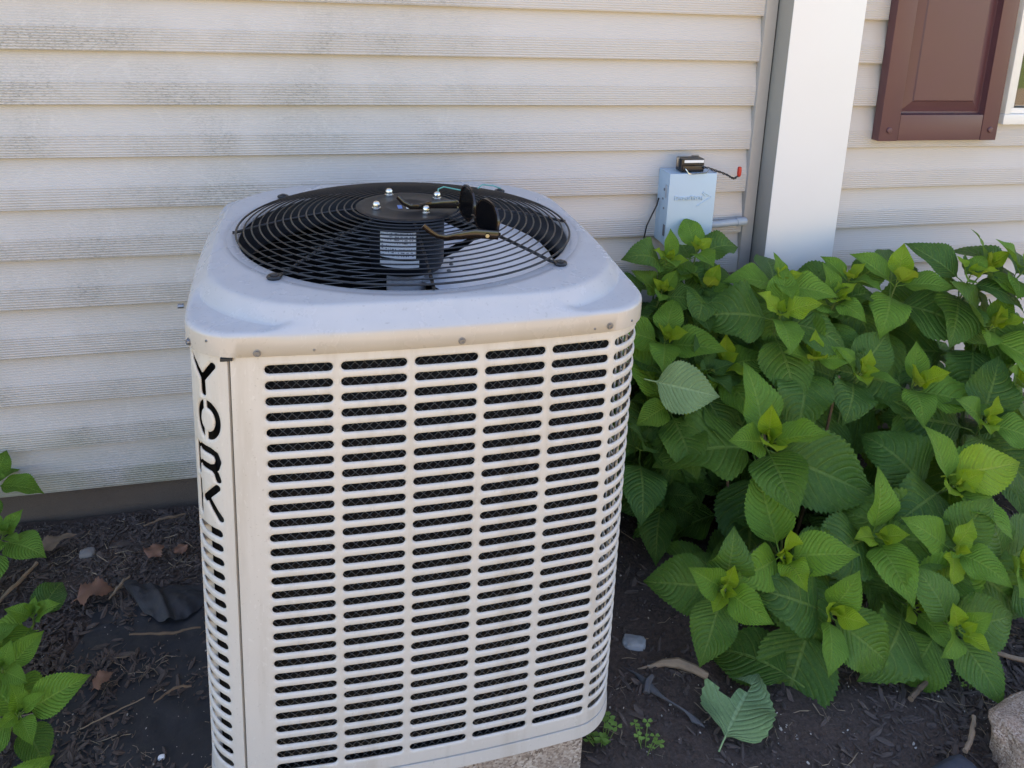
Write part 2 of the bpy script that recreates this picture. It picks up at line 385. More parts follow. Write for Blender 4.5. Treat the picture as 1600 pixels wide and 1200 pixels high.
# ------------------------------------------------------------------ terrain
D = 37.5                     # front of the siding butts
def gh(x, y):
    n = noise.noise(Vector((x*.09, y*.09, 3.1)))*.45+noise.noise(Vector((x*.3, y*.3, 8.7)))*.22+noise.noise(Vector((x*.9, y*.9, 1.7)))*.10
    left = .55*math.exp(-((x+10)**2)/160-((y-31)**2)/30)      # mulch heaped at the wall
    back = .35*max(0, (y-20)/18)
    return -34.5+n-.15+left-back*.3+(.5 if False else 0)
def ground():
    xs = np.concatenate([np.arange(-60, 112, .75)]); ys = np.arange(-40, 38.4, .75)
    m = MB(); nx, ny = len(xs), len(ys)
    m.v = [(x, y, gh(x, y)) for y in ys for x in xs]
    m.f = [(j*nx+i, j*nx+i+1, (j+1)*nx+i+1, (j+1)*nx+i) for j in range(ny-1) for i in range(nx-1)]
    structure(m.build('garden_bed_soil', M['soil'], weld=False, angle=180))
    m = MB(); m.add([(-12000, -12000, -36.2), (12000, -12000, -36.2), (12000, 12000, -36.2), (-12000, 12000, -36.2)], [(0, 1, 2, 3)])
    structure(m.build('lawn_ground', M['grass']))
ground()
m = MB(); m.box(-900, 900, -300, -60, -37.5, -35.0); structure(m.build('bounce_paving', M['bounce_paving'], smooth=False))  # unseen pale paving, added to bounce warm sunlight onto the shaded wall

# ------------------------------------------------------------------ house
HY = D
house = thing('house', 'house wall of pale beige dutch lap siding with white column and burgundy shutter', 'house', (60, D+.6, -34.5))
def siding_board(x0, x1, zb):
    xs = list(np.linspace(x0, x1, max(2, int((x1-x0)/5)+2)))
    prof = [(.80, .03), (.05, 0), (.0, .05), (.0, 2.05), (.03, 2.16), (.66, 4.86), (.68, 5.10)]
    m = MB(); L = []
    ph = random.uniform(0, 99)
    for x in xs:
        w = .045*noise.noise(Vector((x*.06, zb*.7, ph))); w2 = .03*noise.noise(Vector((x*.1, zb*.7, ph+9)))
        L.append([(x, D+py+w, zb+pz+w2*(1 if pz < 3 else .3)) for py, pz in prof])
    m.loops(L, closed=False)
    # end caps closing the profile
    m.f.append(tuple(range(len(prof)))); b = (len(xs)-1)*len(prof); m.f.append(tuple(range(b+len(prof)-1, b-1, -1)))
    return m.build('siding_board', M['siding'], house, angle=25)
Z0 = 18.935
for i in range(-3, 11):
    siding_board(-130, 51.6, Z0-5*i)
for i in range(-3, 14):
    zb = Z0-5*i
    if zb < -33: continue
    siding_board(61.2, 85.9 if zb > 5.5 else 190, zb)
m = MB(); m.box(-260, 330, D+.95, D+320, -30.6, 185); m.build('house_body', M['wall'], house, smooth=False)
m = MB()   # upper wall out of frame, flush strip a little behind the boards
m.add([(-290, D-22, 183), (360, D-22, 183), (360, D+342, 183), (-290, D+342, 183), (-290, D+160, 285), (360, D+160, 285)], [(0, 1, 5, 4), (2, 3, 4, 5), (0, 4, 3), (1, 2, 5), (0, 3, 2, 1)])
m.build('roof', M['roof'], house, smooth=False)
m = MB()
m.box(-130, 51.6, D+.9, D+1.6, -40, -30.7); m.box(51.6, 190, D+.9, D+1.6, -40, -30.7); m.build('foundation', M['foundation'], house, smooth=False)
# taupe channel beside the column
m = MB(); m.box(51.45, 52.86, D-.35, D+.6, -33, 60); m.build('corner_channel', M['trim'], house, bevel=.12)
m = MB(); m.box(52.9, 53.0, D-.2, D+.6, -33, 60); m.build('channel_gap', M['dark'], house, smooth=False)
# boxed column: white face, grey-brown return on the left
m = MB(); m.box(53.02, 54.0-.02, D-3.02, D+.6, -33, 60)
col_side = m.build('column_return', M['return'], house, bevel=.04)
m = MB(); m.box(53.0, 61.9, D-3.14, D-3.04, -33, 60); m.box(60.6, 61.9, D-3.03, D+.6, -33, 60)
m.build('column_face', M['white'], house, bevel=.04)

nh = thing('warm_fill_house', 'unseen tan house added behind the camera as warm fill for the shaded wall', 'house', (170, -520, -35))  # unseen house added for warm bounce and something to reflect in the window
m = MB(); m.box(20, 420, -760, -520, -37, 150); m.build('wall', M['tan'], nh, smooth=False)
m = MB(); m.add([(0, -780, 148), (440, -780, 148), (440, -500, 148), (0, -500, 148), (0, -640, 250), (440, -640, 250)], [(0, 1, 5, 4), (2, 3, 4, 5), (0, 4, 3), (1, 2, 5), (0, 3, 2, 1)]); m.build('roof', M['roof'], nh, smooth=False)
for x in (80, 180, 300, 370):
    m = MB(); m.box(x-18, x+18, -519.9, -518, 40, 100); w_ = m.build('window', M['vinyl'], nh, smooth=False)
    m = MB(); m.box(x-15, x+15, -517.9, -517.5, 43, 97); m.build('window_glass', M['dark'], w_, smooth=False)
# shutter ---------------------------------------------------------------
SX0, SX1, SZ0, SZ1 = 67.35, 84.0, 4.98, 58
yf = D-1.35
m = MB(); m.box(SX0+.02, SX1-.02, yf+.95, D-.05, SZ0+.02, SZ1)
shutter = m.build('shutter', M['shutter'], house, bevel=.05)
m = MB(); m.box(SX0, SX0+2.6, yf, D-.07, SZ0, SZ1+.1); m.build('stile', M['shutter'], shutter, bevel=.09)
m = MB(); m.box(SX1-2.3, SX1, yf, D-.07, SZ0, SZ1+.1); m.build('stile', M['shutter'], shutter, bevel=.09)
m = MB(); m.box(SX0+2.64, SX1-2.34, yf+.04, D-.09, SZ0+.03, SZ0+3.15); m.build('bottom_rail', M['shutter'], shutter, bevel=.07)
m = MB()   # raised panel with sloped border
a0, a1, b0, b1 = SX0+2.66, SX1-2.36, SZ0+3.2, SZ1
def rect(ins, y): return [(a0+ins, y, b0+ins), (a1-ins, y, b0+ins), (a1-ins, y, b1), (a0+ins, y, b1)]
m.loops([rect(0, yf+.15), rect(.05, yf+.78), rect(.22, yf+.82), rect(1.5, yf+.42), rect(1.62, yf+.27), rect(1.78, yf+.25)])
m.f.append(tuple(len(m.v)-4+i for i in range(4)))
m.build('raised_panel', M['shutter'], shutter, angle=20)
for x in (SX0+1.25, SX1-1.1):
    m = MB(); m.lathe([(.36, 0), (.36, .1), (.28, .18), (.12, .2)], (x, yf, SZ0+1.3), 14, 'y'); m.build('shutter_screw', M['shutter'], shutter)
# window ----------------------------------------------------------------
wx0, wz0, wx1, wz1 = 85.3, 6.8, 122, 60
m = MB()
m.box(wx0, wx0+.85, D-.75, D+.7, wz0+1.3, wz1); m.box(wx0-.1, wx1, D-.85, D+.7, wz0, wz0+1.27); m.box(wx1-.85, wx1, D-.75, D+.7, wz0+1.3, wz1)
win = m.build('window', M['vinyl'], house, bevel=.08)
m = MB(); m.box(wx0+.88, wx0+1.6, D-.35, D+.65, wz0+2.03, wz1-.1); m.box(wx0+.88, wx1-.88, D-.37, D+.65, wz0+1.3, wz0+2.0); m.box(wx1-1.6, wx1-.88, D-.35, D+.65, wz0+2.03, wz1-.1)
m.build('sash', M['vinyl'], win, bevel=.06)
m = MB(); m.box(wx0+1.6, wx0+1.72, D-.28, D+.6, wz0+2.03, wz1-.2); m.box(wx0+1.73, wx1-1.6, D-.28, D+.6, wz0+2.0, wz0+2.12); m.build('gasket', M['blackplastic'], win)
m = MB(); m.box(wx0+1.6, wx1-1.6, D+.1, D+.2, wz0+2.0, wz1-.2); m.build('window_glass', M['glass'], win, smooth=False)
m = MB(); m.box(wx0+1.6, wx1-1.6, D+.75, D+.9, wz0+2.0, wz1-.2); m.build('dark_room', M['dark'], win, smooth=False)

# ------------------------------------------------------------------ air conditioner
UX, UY = 9.62, 14.06
ac = thing('air_conditioner', 'square beige air conditioning condenser with louvred sides and round fan guard on top', 'air conditioner', (UX, UY, -30.4))
def outline(hx, hy, R, bow, n=10, mm=14, cx=UX, cy=UY):
    b = []; ex, ey = hx-R, hy-R
    for k in range(4):
        ts = np.linspace(-1, 1, mm)
        b += [((hx, t*ey), (-t*ex, hy), (-hx, -t*ey), (t*ex, -hy))[k] for t in ts]
        sx, sy = ((1, 1), (-1, 1), (-1, -1), (1, -1))[k]
        for i in range(1, n):
            a = math.pi/2*(k+i/n); b.append((sx*ex+R*math.cos(a), sy*ey+R*math.sin(a)))
    b = np.array(b)
    x = b[:, 0]*(1-bow/hx*(b[:, 1]/hy)**2); y = b[:, 1]*(1-bow/hy*(b[:, 0]/hx)**2)
    return np.c_[x+cx, y+cy]
class Path:
    def __init__(s, O, sx=-2.0):
        # start at the seam on the front face, run counter-clockwise (towards +x along the front)
        i = min((i for i in range(len(O)) if O[i, 1] < UY-8), key=lambda i: abs(O[i, 0]-sx))
        O = np.roll(O, -i, 0); d = sx-O[0, 0]; O[0] += (O[1]-O[0])/(O[1, 0]-O[0, 0])*d
        P = np.vstack([O, O[:1]]); s.L = np.r_[0, np.cumsum(np.hypot(*np.diff(P, axis=0).T))]; s.P = P; s.T = s.L[-1]
    def pos(s, t):
        t = t % s.T; return np.array([np.interp(t, s.L, s.P[:, 0]), np.interp(t, s.L, s.P[:, 1])])
    def at(s, t, z, d=0):
        p = s.pos(t); q = s.pos(t+.12)-s.pos(t-.12); q /= np.hypot(*q)
        return (p[0]-q[1]*d, p[1]+q[0]*d, z)      # d: depth inwards
PAN = Path(outline(14.38, 14.66, 3.0, .66))
def slot_sheet(m, cols, rows, s0, s1, zt, zb, sh=.53):
    """sheet metal from s0 to s1 with punched, rolled-edge slots."""
    r = sh/2; A = PAN.at
    cb = [s0]+[(cols[i][1]+cols[i+1][0])/2 for i in range(len(cols)-1)]+[s1]
    # keep cells tight: margins are separate strips
    cl = [max(cb[i], cols[i][0]-.32) for i in range(len(cols))]; cr = [min(cb[i+1], cols[i][1]+.32) for i in range(len(cols))]
    nS = 8
    for ci, (sa, sb) in enumerate(cols):
        st = list(np.linspace(sa+r, sb-r, nS))
        for z in rows:
            zt_, zb_ = z+.5, z-.5
            def ring(dr, dep):
                q = []; rr = r+dr
                for s_ in st: q.append((s_, z+rr, dep))
                for a in (67.5, 45, 22.5, 0, -22.5, -45, -67.5): q.append((sb-r+rr*math.cos(math.radians(a)), z+rr*math.sin(math.radians(a)), dep))
                for s_ in reversed(st): q.append((s_, z-rr, dep))
                for a in (-67.5, -45, -22.5, 0, 22.5, 45, 67.5): q.append((sa+r-rr*math.cos(math.radians(a)), z+rr*math.sin(math.radians(a)), dep))
                return q
            o = [(s_, zt_, 0) for s_ in st]
            e = cr[ci]; o += [((sb-r+e)/2, zt_, 0), (e, zt_, 0), (e, z+.25, 0), (e, z, 0), (e, z-.25, 0), (e, zb_, 0), ((sb-r+e)/2, zb_, 0)]
            o += [(s_, zb_, 0) for s_ in reversed(st)]
            e = cl[ci]; o += [((sa+r+e)/2, zb_, 0), (e, zb_, 0), (e, z-.25, 0), (e, z, 0), (e, z+.25, 0), (e, zt_, 0), ((sa+r+e)/2, zt_, 0)]
            Ls = [o, ring(.13, 0), ring(.10, .010), ring(.04, .045), ring(.005, .10), ring(.0, .13)]
            m.loops([[A(a, b, d) for a, b, d in l] for l in Ls])
    # strips between columns and margins
    zr = [rows[0]+.5]+[z-.5 for z in rows]
    edges = [(s0, cl[0])]+[(cr[i], cl[i+1]) for i in range(len(cols)-1)]+[(cr[-1], s1)]
    for a, b in edges:
        if b-a < 1e-4: continue
        ss = np.linspace(a, b, max(2, int((b-a)/.4)+2)); m.loops([[A(s_, z, 0) for s_ in ss] for z in zr], closed=False)
    for za, zb2 in ((zt, zr[0]), (zr[-1], zb)):
        if za-zb2 < 1e-4: continue
        ss = np.linspace(s0, s1, int((s1-s0)/.4)+2); m.loops([[A(s_, z, 0) for s_ in ss] for z in (za, zb2)], closed=False)
rows29 = [-float(i) for i in range(29)]
cols = [(2.0+4.242*k, 2.0+4.242*k+3.792) for k in range(12)]
m = MB(); slot_sheet(m, cols, rows29, .17, cols[-1][1]+1.2, .95, -29.27)
# folded edge at the seam
m.loops([[PAN.at(.17, z, d) for d in (0, .5)] for z in (.95, -29.27)], closed=False)
m.build('louvre_panel', M['paint'], ac, angle=50)
SBACK = cols[-1][1]+1.2
# left post with the letters cut out -------------------------------------
def seg(px, pz, a, b):
    ax, az = a; bx, bz = b; dx, dz = bx-ax, bz-az
    t = np.clip(((px-ax)*dx+(pz-az)*dz)/(dx*dx+dz*dz), 0, 1); return np.hypot(px-ax-t*dx, pz-az-t*dz)
def poly(px, pz, pts): return np.minimum.reduce([seg(px, pz, pts[i], pts[i+1]) for i in range(len(pts)-1)])
def letters(sp, z):
    w = .222
    f = [poly(sp, z, [(2.95, .18), (1.88, -.85), (1.85, -1.72)])-w, poly(sp, z, [(1.02, .12), (1.88, -.85)])-w]
    k = np.hypot((sp-1.62)/.80, (z+3.42)/1.0); o = np.abs(k-1)*.86-w
    f.append(np.maximum(o, .13-np.abs(sp-1.80)))
    f.append(poly(sp, z, [(2.80, -5.36), (2.80, -7.16)])-w*.9)
    f.append(poly(sp, z, [(2.35, -5.40), (1.5, -5.40), (1.08, -5.54), (.93, -5.94), (1.08, -6.36), (1.5, -6.50), (2.35, -6.50)])-w*1.03)
    f.append(poly(sp, z, [(1.42, -6.5), (1.12, -6.78), (.98, -7.16)])-w)
    f.append(poly(sp, z, [(2.78, -7.75), (2.78, -9.85)])-w*.9)
    f.append(poly(sp, z, [(1.08, -7.72), (2.22, -8.78)])-w); f.append(poly(sp, z, [(1.95, -8.55), (.92, -9.76)])-w)
    return np.minimum.reduce(f)
def letter_sheet(m):
    h = .085; s_ = np.arange(0, 4.60001, h); s_[-1] = 4.6; zs = np.linspace(.95, -10.3, 134)
    F = letters(s_[None, :], zs[:, None]); F[np.abs(F) < 1e-4] = 1e-4
    idx = {}
    def dep(f): u = np.clip(1-f/.13, 0, 1); return .07*u*u*(3-2*u)
    def vid(key, sp, z, f):
        if key not in idx: idx[key] = len(m.v); m.v.append(PAN.at(-sp, z, float(dep(f))))
        return idx[key]
    wall = []
    for j in range(len(zs)-1):
        for i in range(len(s_)-1):
            cs = [(j, i), (j, i+1), (j+1, i+1), (j+1, i)]; fv = [F[c] for c in cs]
            if max(fv) < 0: continue
            pol = []; cut = []
            for q in range(4):
                a, b = cs[q], cs[(q+1) % 4]; fa, fb = F[a], F[b]
                if fa > 0: pol.append(vid(a, s_[a[1]], zs[a[0]], fa))
                if (fa > 0) != (fb > 0):
                    t = fa/(fa-fb); k = vid((min(a, b), max(a, b)), s_[a[1]]+t*(s_[b[1]]-s_[a[1]]), zs[a[0]]+t*(zs[b[0]]-zs[a[0]]), 0); pol.append(k); cut.append((k, s_[a[1]]+t*(s_[b[1]]-s_[a[1]]), zs[a[0]]+t*(zs[b[0]]-zs[a[0]])))
            if len(pol) > 2: m.f.append(tuple(pol))
            if len(cut) == 2: wall.append(cut)
    for (a, sa, za), (b, sb, zb) in wall:
        ka = vid(('w', a), sa, za, 1); m.v[ka] = PAN.at(-sa, za, .12); kb = vid(('w', b), sb, zb, 1); m.v[kb] = PAN.at(-sb, zb, .12)
        m.f.append((a, b, kb, ka))
m = MB(); letter_sheet(m); mt = MB()
post_rows = [-10.8-i for i in range(18)]
# the post runs from the seam leftwards: build with negative arc length
slot_sheet(mt, [(-4.25, -.85)], post_rows, -4.6, -.0001, -10.3, -29.27)
m.add(mt.v, mt.f)
m.loops([[PAN.at(-.001, z, d) for d in (0, .5)] for z in (.95, -29.27)], closed=False)
m.build('corner_post', M['paint'], ac, angle=60)
# left and back sides
T = PAN.T
mL = MB(); slot_sheet(mL, [(T-4.9-5.0-4.242*k, T-4.9-5.0-4.242*k+3.792) for k in (4, 3, 2, 1, 0)], rows29, T-4.6-24.0, T-4.62, .95, -29.27)
mL.build('louvre_panel', M['paint'], ac, angle=50)
mB = MB(); ss = np.linspace(SBACK, T-28.6, 40); mB.loops([[PAN.at(s_, z, 0) for s_ in ss] for z in (.95, -29.27)], closed=False); mB.build('back_panel', M['paint'], ac)
# black strip behind the seam
m = MB(); m.loops([[PAN.at(s_, z, .3) for s_ in np.linspace(-.3, .4, 4)] for z in (.95, -29.27)], closed=False); m.build('seam_backing', M['dark'], ac)
m = MB(); m.box(-2.35, -1.7, -.22, .2, .70, .88); m.build('seam_notch', M['dark'], ac)
# coil behind the louvres
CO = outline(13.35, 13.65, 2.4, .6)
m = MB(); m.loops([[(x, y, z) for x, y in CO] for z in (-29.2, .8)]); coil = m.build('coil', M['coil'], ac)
m = MB(); m.box(-4.25, -1.2, 2.9, 3.0, -29.2, .8); m.build('gap_light_blocker', M['coil'], ac, smooth=False)  # black plate added to stop light showing in the gap beside the coil
m = MB(); m.box(-4.28, -3.62, 2.55, 2.65, -29.2, -10.3); m.build('inner_flange', M['paint'], ac, smooth=False)
m = MB(); LAT = .80
def wire(s_a, s_b, za, zb, r=.032):
    n = max(2, int(abs(s_b-s_a)/.7)+1); m.tube([PAN.at(s_a+(s_b-s_a)*i/n, za+(zb-za)*i/n, LAT) for i in range(n+1)], r, 3, cap=False)
pitch = .56; slope = 1.0
sA, sB = .6, 22.8
for k in range(-60, 100):
    s0 = sA+k*pitch
    for sg in (1, -1):
        # line z = zb + slope*(s-s0) from the bottom edge upward
        za, zb = -29.0, .5; a, b = (s0, s0+(zb-za)/slope)
        if sg < 0: a, b = (s0, s0-(zb-za)/slope)
        lo, hi = max(min(a, b), sA), min(max(a, b), sB)
        if hi-lo < .3: continue
        zz = lambda s_: za+abs(s_-s0)*slope
        wire(lo, hi, zz(lo), zz(hi))
m.build('coil_guard_mesh', M['mesh_wire'], ac, weld=False)['kind'] = 'stuff'
for s_ in np.arange(23.3, 30.5, .75):
    m = MB(); m.tube([PAN.at(s_, -29.1, .55), PAN.at(s_, .7, .55)], .05, 5); m.build('guard_rod', M['paint'], ac)
for s_ in np.arange(.9, 2.2, .6): pass
# base pan
m = MB()
bp = [(outline(13.8, 14.1, 2.8, .66), -29.33), (outline(14.42, 14.70, 3.05, .66), -29.36), (outline(14.46, 14.74, 3.05, .66), -30.32), (outline(14.3, 14.6, 3.0, .66), -30.36)]
m.loops([[(x, y, z) for x, y in o] for o, z in bp]); n_ = len(bp[0][0]); m.f.append(tuple(range(3*n_, 4*n_)))
m.build('base_pan', M['paint'], ac)
# lid ---------------------------------------------------------------------
NA = 288
ang = np.linspace(0, 2*np.pi, NA, endpoint=False)
def polar(O):
    d = O-np.array([UX, UY]); a = np.unwrap(np.arctan2(d[:, 1], d[:, 0])); r = np.hypot(*d.T)
    a = np.r_[a, a[0]+2*np.pi]; r = np.r_[r, r[0]]; o = np.argsort(a)
    rr = np.interp(np.mod(ang-a[0], 2*np.pi)+a[0], a[o], r[o]); return rr
HX, HY2, LR = 14.60, 14.80, 2.9
def lo(ins, R): return polar(outline(HX-ins, HY2-ins, R, .70-ins*.1, 14, 20))
Ls = []
for ins, R, z in ((.05, LR, .90), (0, LR, .93), (0, LR, 2.06), (.03, LR, 2.17), (.10, LR, 2.27), (.21, LR, 2.33), (.40, LR-.2, 2.36)):
    Ls.append((lo(ins, R), z))
r0 = lo(.40, LR-.2)
def pl(ins, R): return np.minimum(lo(ins, R), r0-.02*ins)
for ins, R, z in ((.43, 7.0, 2.37), (.47, 7.0, 2.40), (.56, 7.0, 2.54), (.96, 7.0, 3.26), (1.05, 7.0, 3.38), (1.15, 7.0, 3.45), (1.32, 7.0, 3.48)):
    Ls.append((pl(ins, R), z))
def ringr(r): return np.full(NA, r)
rin = pl(1.32, 7.0)
Ls += [(rin*.5+6.5, 3.52) if False else (np.minimum(rin, 13.35)*.999, 3.515), (ringr(12.86), 3.52), (ringr(12.80), 3.47), (ringr(12.74), 3.465), (ringr(12.2), 3.45), (ringr(12.06), 3.40), (ringr(11.98), 3.28), (ringr(11.96), 2.9)]
gap = r0-pl(.47, 7.0); gb = np.clip((lo(.40, LR-.2)-lo(.47, 7.0)-.07)/.5, 0, 1); gb = (1-gb*gb*(3-2*gb))*.9
Ls = [(r, np.full(NA, float(z))) for r, z in Ls]
ia, ib = 2, 10            # skirt top .. top of the slope: mid-side the pressing runs straight up
for i in range(ia+1, ib):
    t = (i-ia)/(ib-ia); tr = Ls[ia][0]+(Ls[ib][0]-Ls[ia][0])*t; tz = Ls[ia][1]+(Ls[ib][1]-Ls[ia][1])*(t**.9)
    Ls[i] = (Ls[i][0]*(1-gb)+tr*gb, Ls[i][1]*(1-gb)+tz*gb)
for i in range(1, 0):     # keep loops strictly nested
    Ls[i] = (np.minimum(Ls[i][0], Ls[i-1][0]) if Ls[i][1] >= 2.35 else Ls[i][0], Ls[i][1])
m = MB(); m.loops([[(UX+r[k]*math.cos(ang[k]), UY+r[k]*math.sin(ang[k]), z[k]) for k in range(NA)] for r, z in Ls])
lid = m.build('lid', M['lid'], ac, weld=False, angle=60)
# lid screws and rivet holes on the front skirt
LP = Path(outline(HX, HY2, LR, .70))
def screw(s_, z, r=.17, hole=False):
    p = LP.at(s_, z, 0); q = LP.at(s_, z, -.1); nrm = Vector(q)-Vector(p); nrm.normalize(); m = MB()
    t1 = Vector((0, 0, 1)); t2 = nrm.cross(t1)
    def circ(rr, h, n=10): return [Vector(p)+nrm*h+(t1*math.sin(2*math.pi*k/n)+t2*math.cos(2*math.pi*k/n))*rr for k in range(n)]
    if hole:
        m.loops([circ(r, .005), circ(r*.8, .05), circ(r*.4, .055)]); m.f.append(tuple(range(20, 30))); return m.build('rivet', M['zinc'], lid)
    m.loops([circ(r*1.35, .0), circ(r*1.35, .04), circ(r, .05), circ(r*.92, .15), circ(r*.5, .15), circ(r*.42, .11)]); m.f.append(tuple(range(50, 60)))
    return m.build('screw', M['zinc'], lid)
for s_, z in ((-2.85, 1.24), (1.65, 1.16), (13.2, 1.22), (22.6, 1.32)): screw(s_, z)
for s_, z in ((4.75, 1.2), (21.6, 1.22), (-1.2, 1.78), (24.4, 1.3)): screw(s_, z, .085, True)
m = MB(); m.tube([(-5.05, 6.2, 1.5), (-5.4, 6.2, 1.5)], .16, 8); m.build('screw', M['zinc'], lid)
# orifice ring, fan, motor -------------------------------------------------
m = MB(); m.lathe([(11.94, 3.2), (11.9, 2.8), (11.75, 2.2), (11.75, .9), (12.0, .6), (12.6, .5)], (UX, UY, 0), 96, cap=False); m.build('fan_shroud', M['shroud'], ac)
m = MB(); m.lathe([(2.72, 4.5), (2.78, 4.3), (2.78, 1.0), (2.6, .6), (1.4, .3), (.3, .25)], (UX, UY, 0), 40); motor = m.build('motor', M['motor'], ac)
m = MB(); aa = np.linspace(math.radians(-140), math.radians(-83), 14); m.loops([[(UX+2.80*math.cos(a), UY+2.80*math.sin(a), z) for a in aa] for z in (2.05, 4.02)], closed=False); m.build('motor_label', M['label'], motor)
m = MB(); m.loops([[(UX+2.80*math.cos(a), UY+2.80*math.sin(a), z) for a in np.linspace(math.radians(-140), math.radians(-78), 14)] for z in (1.35, 1.88)], closed=False); m.build('motor_label', M['sticker'], motor)
m = MB(); m.lathe([(1.4, .28), (1.5, -.2), (1.5, -1.4)], (UX, UY, 0), 20); m.build('fan_hub', M['alu'], ac)
def blade(a0, hw):
    m = MB(); L = []
    for i in range(13):
        u_ = i/12; r = 1.45+(11.2-1.45)*u_; row = []
        w0, w1 = -hw*(.55+.45*u_), hw*(.5+.5*math.sin(u_*1.6))
        for j in range(13):
            u = j/12; a = a0+w0+(w1-w0)*u
            row.append((UX+r*math.cos(a), UY+r*math.sin(a), -.35+1.75*u*(.5+.5*u_)+.35*math.sin(math.pi*u)*u_))
        L.append(row)
    m.loops(L, closed=False); o = m.build('fan_blade', M['alu'], ac, angle=80)
    for k in range(3):
        q = MB(); a = a0+(k-1)*.2; q.lathe([(.16, .0), (.16, .1), (.08, .14)], (UX+3.4*math.cos(a), UY+3.4*math.sin(a), .55+.25*k), 8); q.build('blade_rivet', M['zinc'], o)
    return o
blade(math.radians(-18), math.radians(56)); blade(math.radians(72), math.radians(20))
for k in range(24):
    z = -1.0-k*.6; m = MB(); m.tube([(x, y, z) for x, y in outline(12.95, 13.25, 2.1, .6)[::3]], .032, 4, closed=True); m.build('coil_tube', M['sticker'], ac)
# fan guard
def gz(r): return 5.22-1.42*(max(0, r-3.7)/8.45)**1.5
m = MB(); m.lathe([(3.75, 5.08), (3.78, 5.2), (3.6, 5.27), (3.3, 5.23), (2.2, 5.20), (1.7, 5.28), (1.5, 5.27), (1.25, 5.18), (.4, 5.16)], (UX, UY, 0), 56); guard = m.build('fan_guard', M['motor'], ac)
for i in range(16):
    r = 12.15-i*.54
    m = MB(); n = 72; m.tube([(UX+r*math.cos(2*math.pi*k/n), UY+r*math.sin(2*math.pi*k/n), gz(r)) for k in range(n)], (.060 if i else .08), 5, closed=True); m.build('guard_ring', M['black'], guard)
for k in range(8):
    a = math.radians(-90+45*k+(1 if k == 0 else 0)); ca, sa = math.cos(a), math.sin(a)
    m = MB(); re = 12.75 if k % 2 else 12.4
    m.tube([(UX+r*ca, UY+r*sa, (gz(r)-.16 if r < 12.2 else 3.62)) for r in (3.4, 5, 7, 9, 11, 12.2, re)], .115, 7)
    if k % 2:
        cx, cy = UX+13.0*ca, UY+13.0*sa
        m.tube([(cx+.36*math.cos(t), cy+.36*math.sin(t), 3.64) for t in np.linspace(0, 2*math.pi, 14, endpoint=False)], .12, 6, closed=True)
    m.build('guard_spoke', M['black'], guard)
    if k % 2:
        m = MB(); m.lathe([(.26, 3.62), (.26, 3.78), (.16, 3.86), (.05, 3.87)], (cx, cy, 0), 12); m.build('screw', M['shroud'], guard)
for x, y in ((8.55, 17.0), (7.3, 13.5), (12.1, 15.7), (10.75, 12.0)):
    m = MB(); m.lathe([(.34, 5.24), (.34, 5.36), (.27, 5.37), (.27, 5.55), (.26, 5.66), (.19, 5.77), (.07, 5.82)], (x, y, 0), 14); m.build('acorn_nut', M['steel'], guard)
m = MB(); m.box(UX-.72, UX-.40, UY-.55, UY+.35, 5.19, 5.20); m.build('hub_sticker', M['sticker_blue'], guard, smooth=False)
m = MB(); m.box(UX-.12, UX+.45, UY-.65, UY+.55, 5.19, 5.20); m.build('hub_sticker', M['sticker'], guard, smooth=False)
m = MB(); m.tube([(12.2, 15.9, 5.5), (12.35, 16.8, 5.72), (12.9, 17.5, 5.7), (13.9, 17.8, 5.4), (14.9, 18.6, 5.0)], .055, 6); m.build('ground_wire', M['copper_green'], ac)
m = MB(); m.tube([(16.6, 22.6, 4.0), (17.2, 23.1, 4.3), (18.2, 23.3, 4.15), (18.9, 23.2, 3.9)], .055, 6); m.build('ground_wire', M['copper_green'], ac)

# ------------------------------------------------------------------ concrete pad
m = MB()
nx = 24
m.box(-1.6, 21.05, .25, 28, -35.6, -30.38)
pad = m.build('concrete_pad', M['pad'], bevel=.18)
tag(pad, 'pinkish concrete pad carrying the beige air conditioner', 'concrete pad')
m = MB()

# ------------------------------------------------------------------ sunglasses (upside down on the guard)
sg = thing('sunglasses', 'dark brown sunglasses lying upside down on the black fan guard', 'sunglasses', (14.0, 9, 5.2))
hn, hf = Vector((14.4, 5.6, 5.2)), Vector((12.75, 11.5, 5.65)); fx = (hn-hf).normalized(); fz = Vector((.05, 0, 1)); fz = (fz-fx*fz.dot(fx)).normalized(); fy = fx.cross(fz)
def lens_pts(u0, u1, n=28, grow=0):
    q = []
    uc, hw = (u0+u1)/2, (u1-u0)/2+grow
    for k in range(n):
        t = 2*math.pi*k/n; c, s = math.cos(t), math.sin(t)
        x = hw*(abs(c)**.75)*(1 if c > 0 else -1); z = 1.05+(1.04+grow)*(abs(s)**(.62 if s < 0 else .9))*(1 if s > 0 else -1)
        x *= 1-.12*max(0, z-.9)
        q.append(hf+fx*(uc+x)+fz*z+fy*(-.10*((uc+x-3.1)/3.1)**2*3))
    return q
Lw = (hn-hf).length
m = MB()
for u0, u1 in ((.28, 2.85), (Lw-2.85, Lw-.28)):
    inner, outer = lens_pts(u0, u1), lens_pts(u0, u1, grow=.17)
    f_ = lambda P, o: [p+fy*o for p in P]
    m.loops([f_(inner, .08), f_(outer, .08), f_(outer, -.08), f_(inner, -.08), f_(inner, .08)])
m.tube([hf+fx*2.75+fz*.5+fy*-.02, hf+fx*(Lw/2)+fz*.62, hf+fx*(Lw-2.75)+fz*.5+fy*-.02], .13, 8)
m.tube([hf+fx*-.02+fz*.35-fy*.28, hf+fx*.35+fz*.4-fy*.2], .16, 8); m.tube([hn+fx*.02+fz*.35-fy*.28, hn-fx*.35+fz*.4-fy*.2], .16, 8)
m.build('frame', M['tort'], sg)
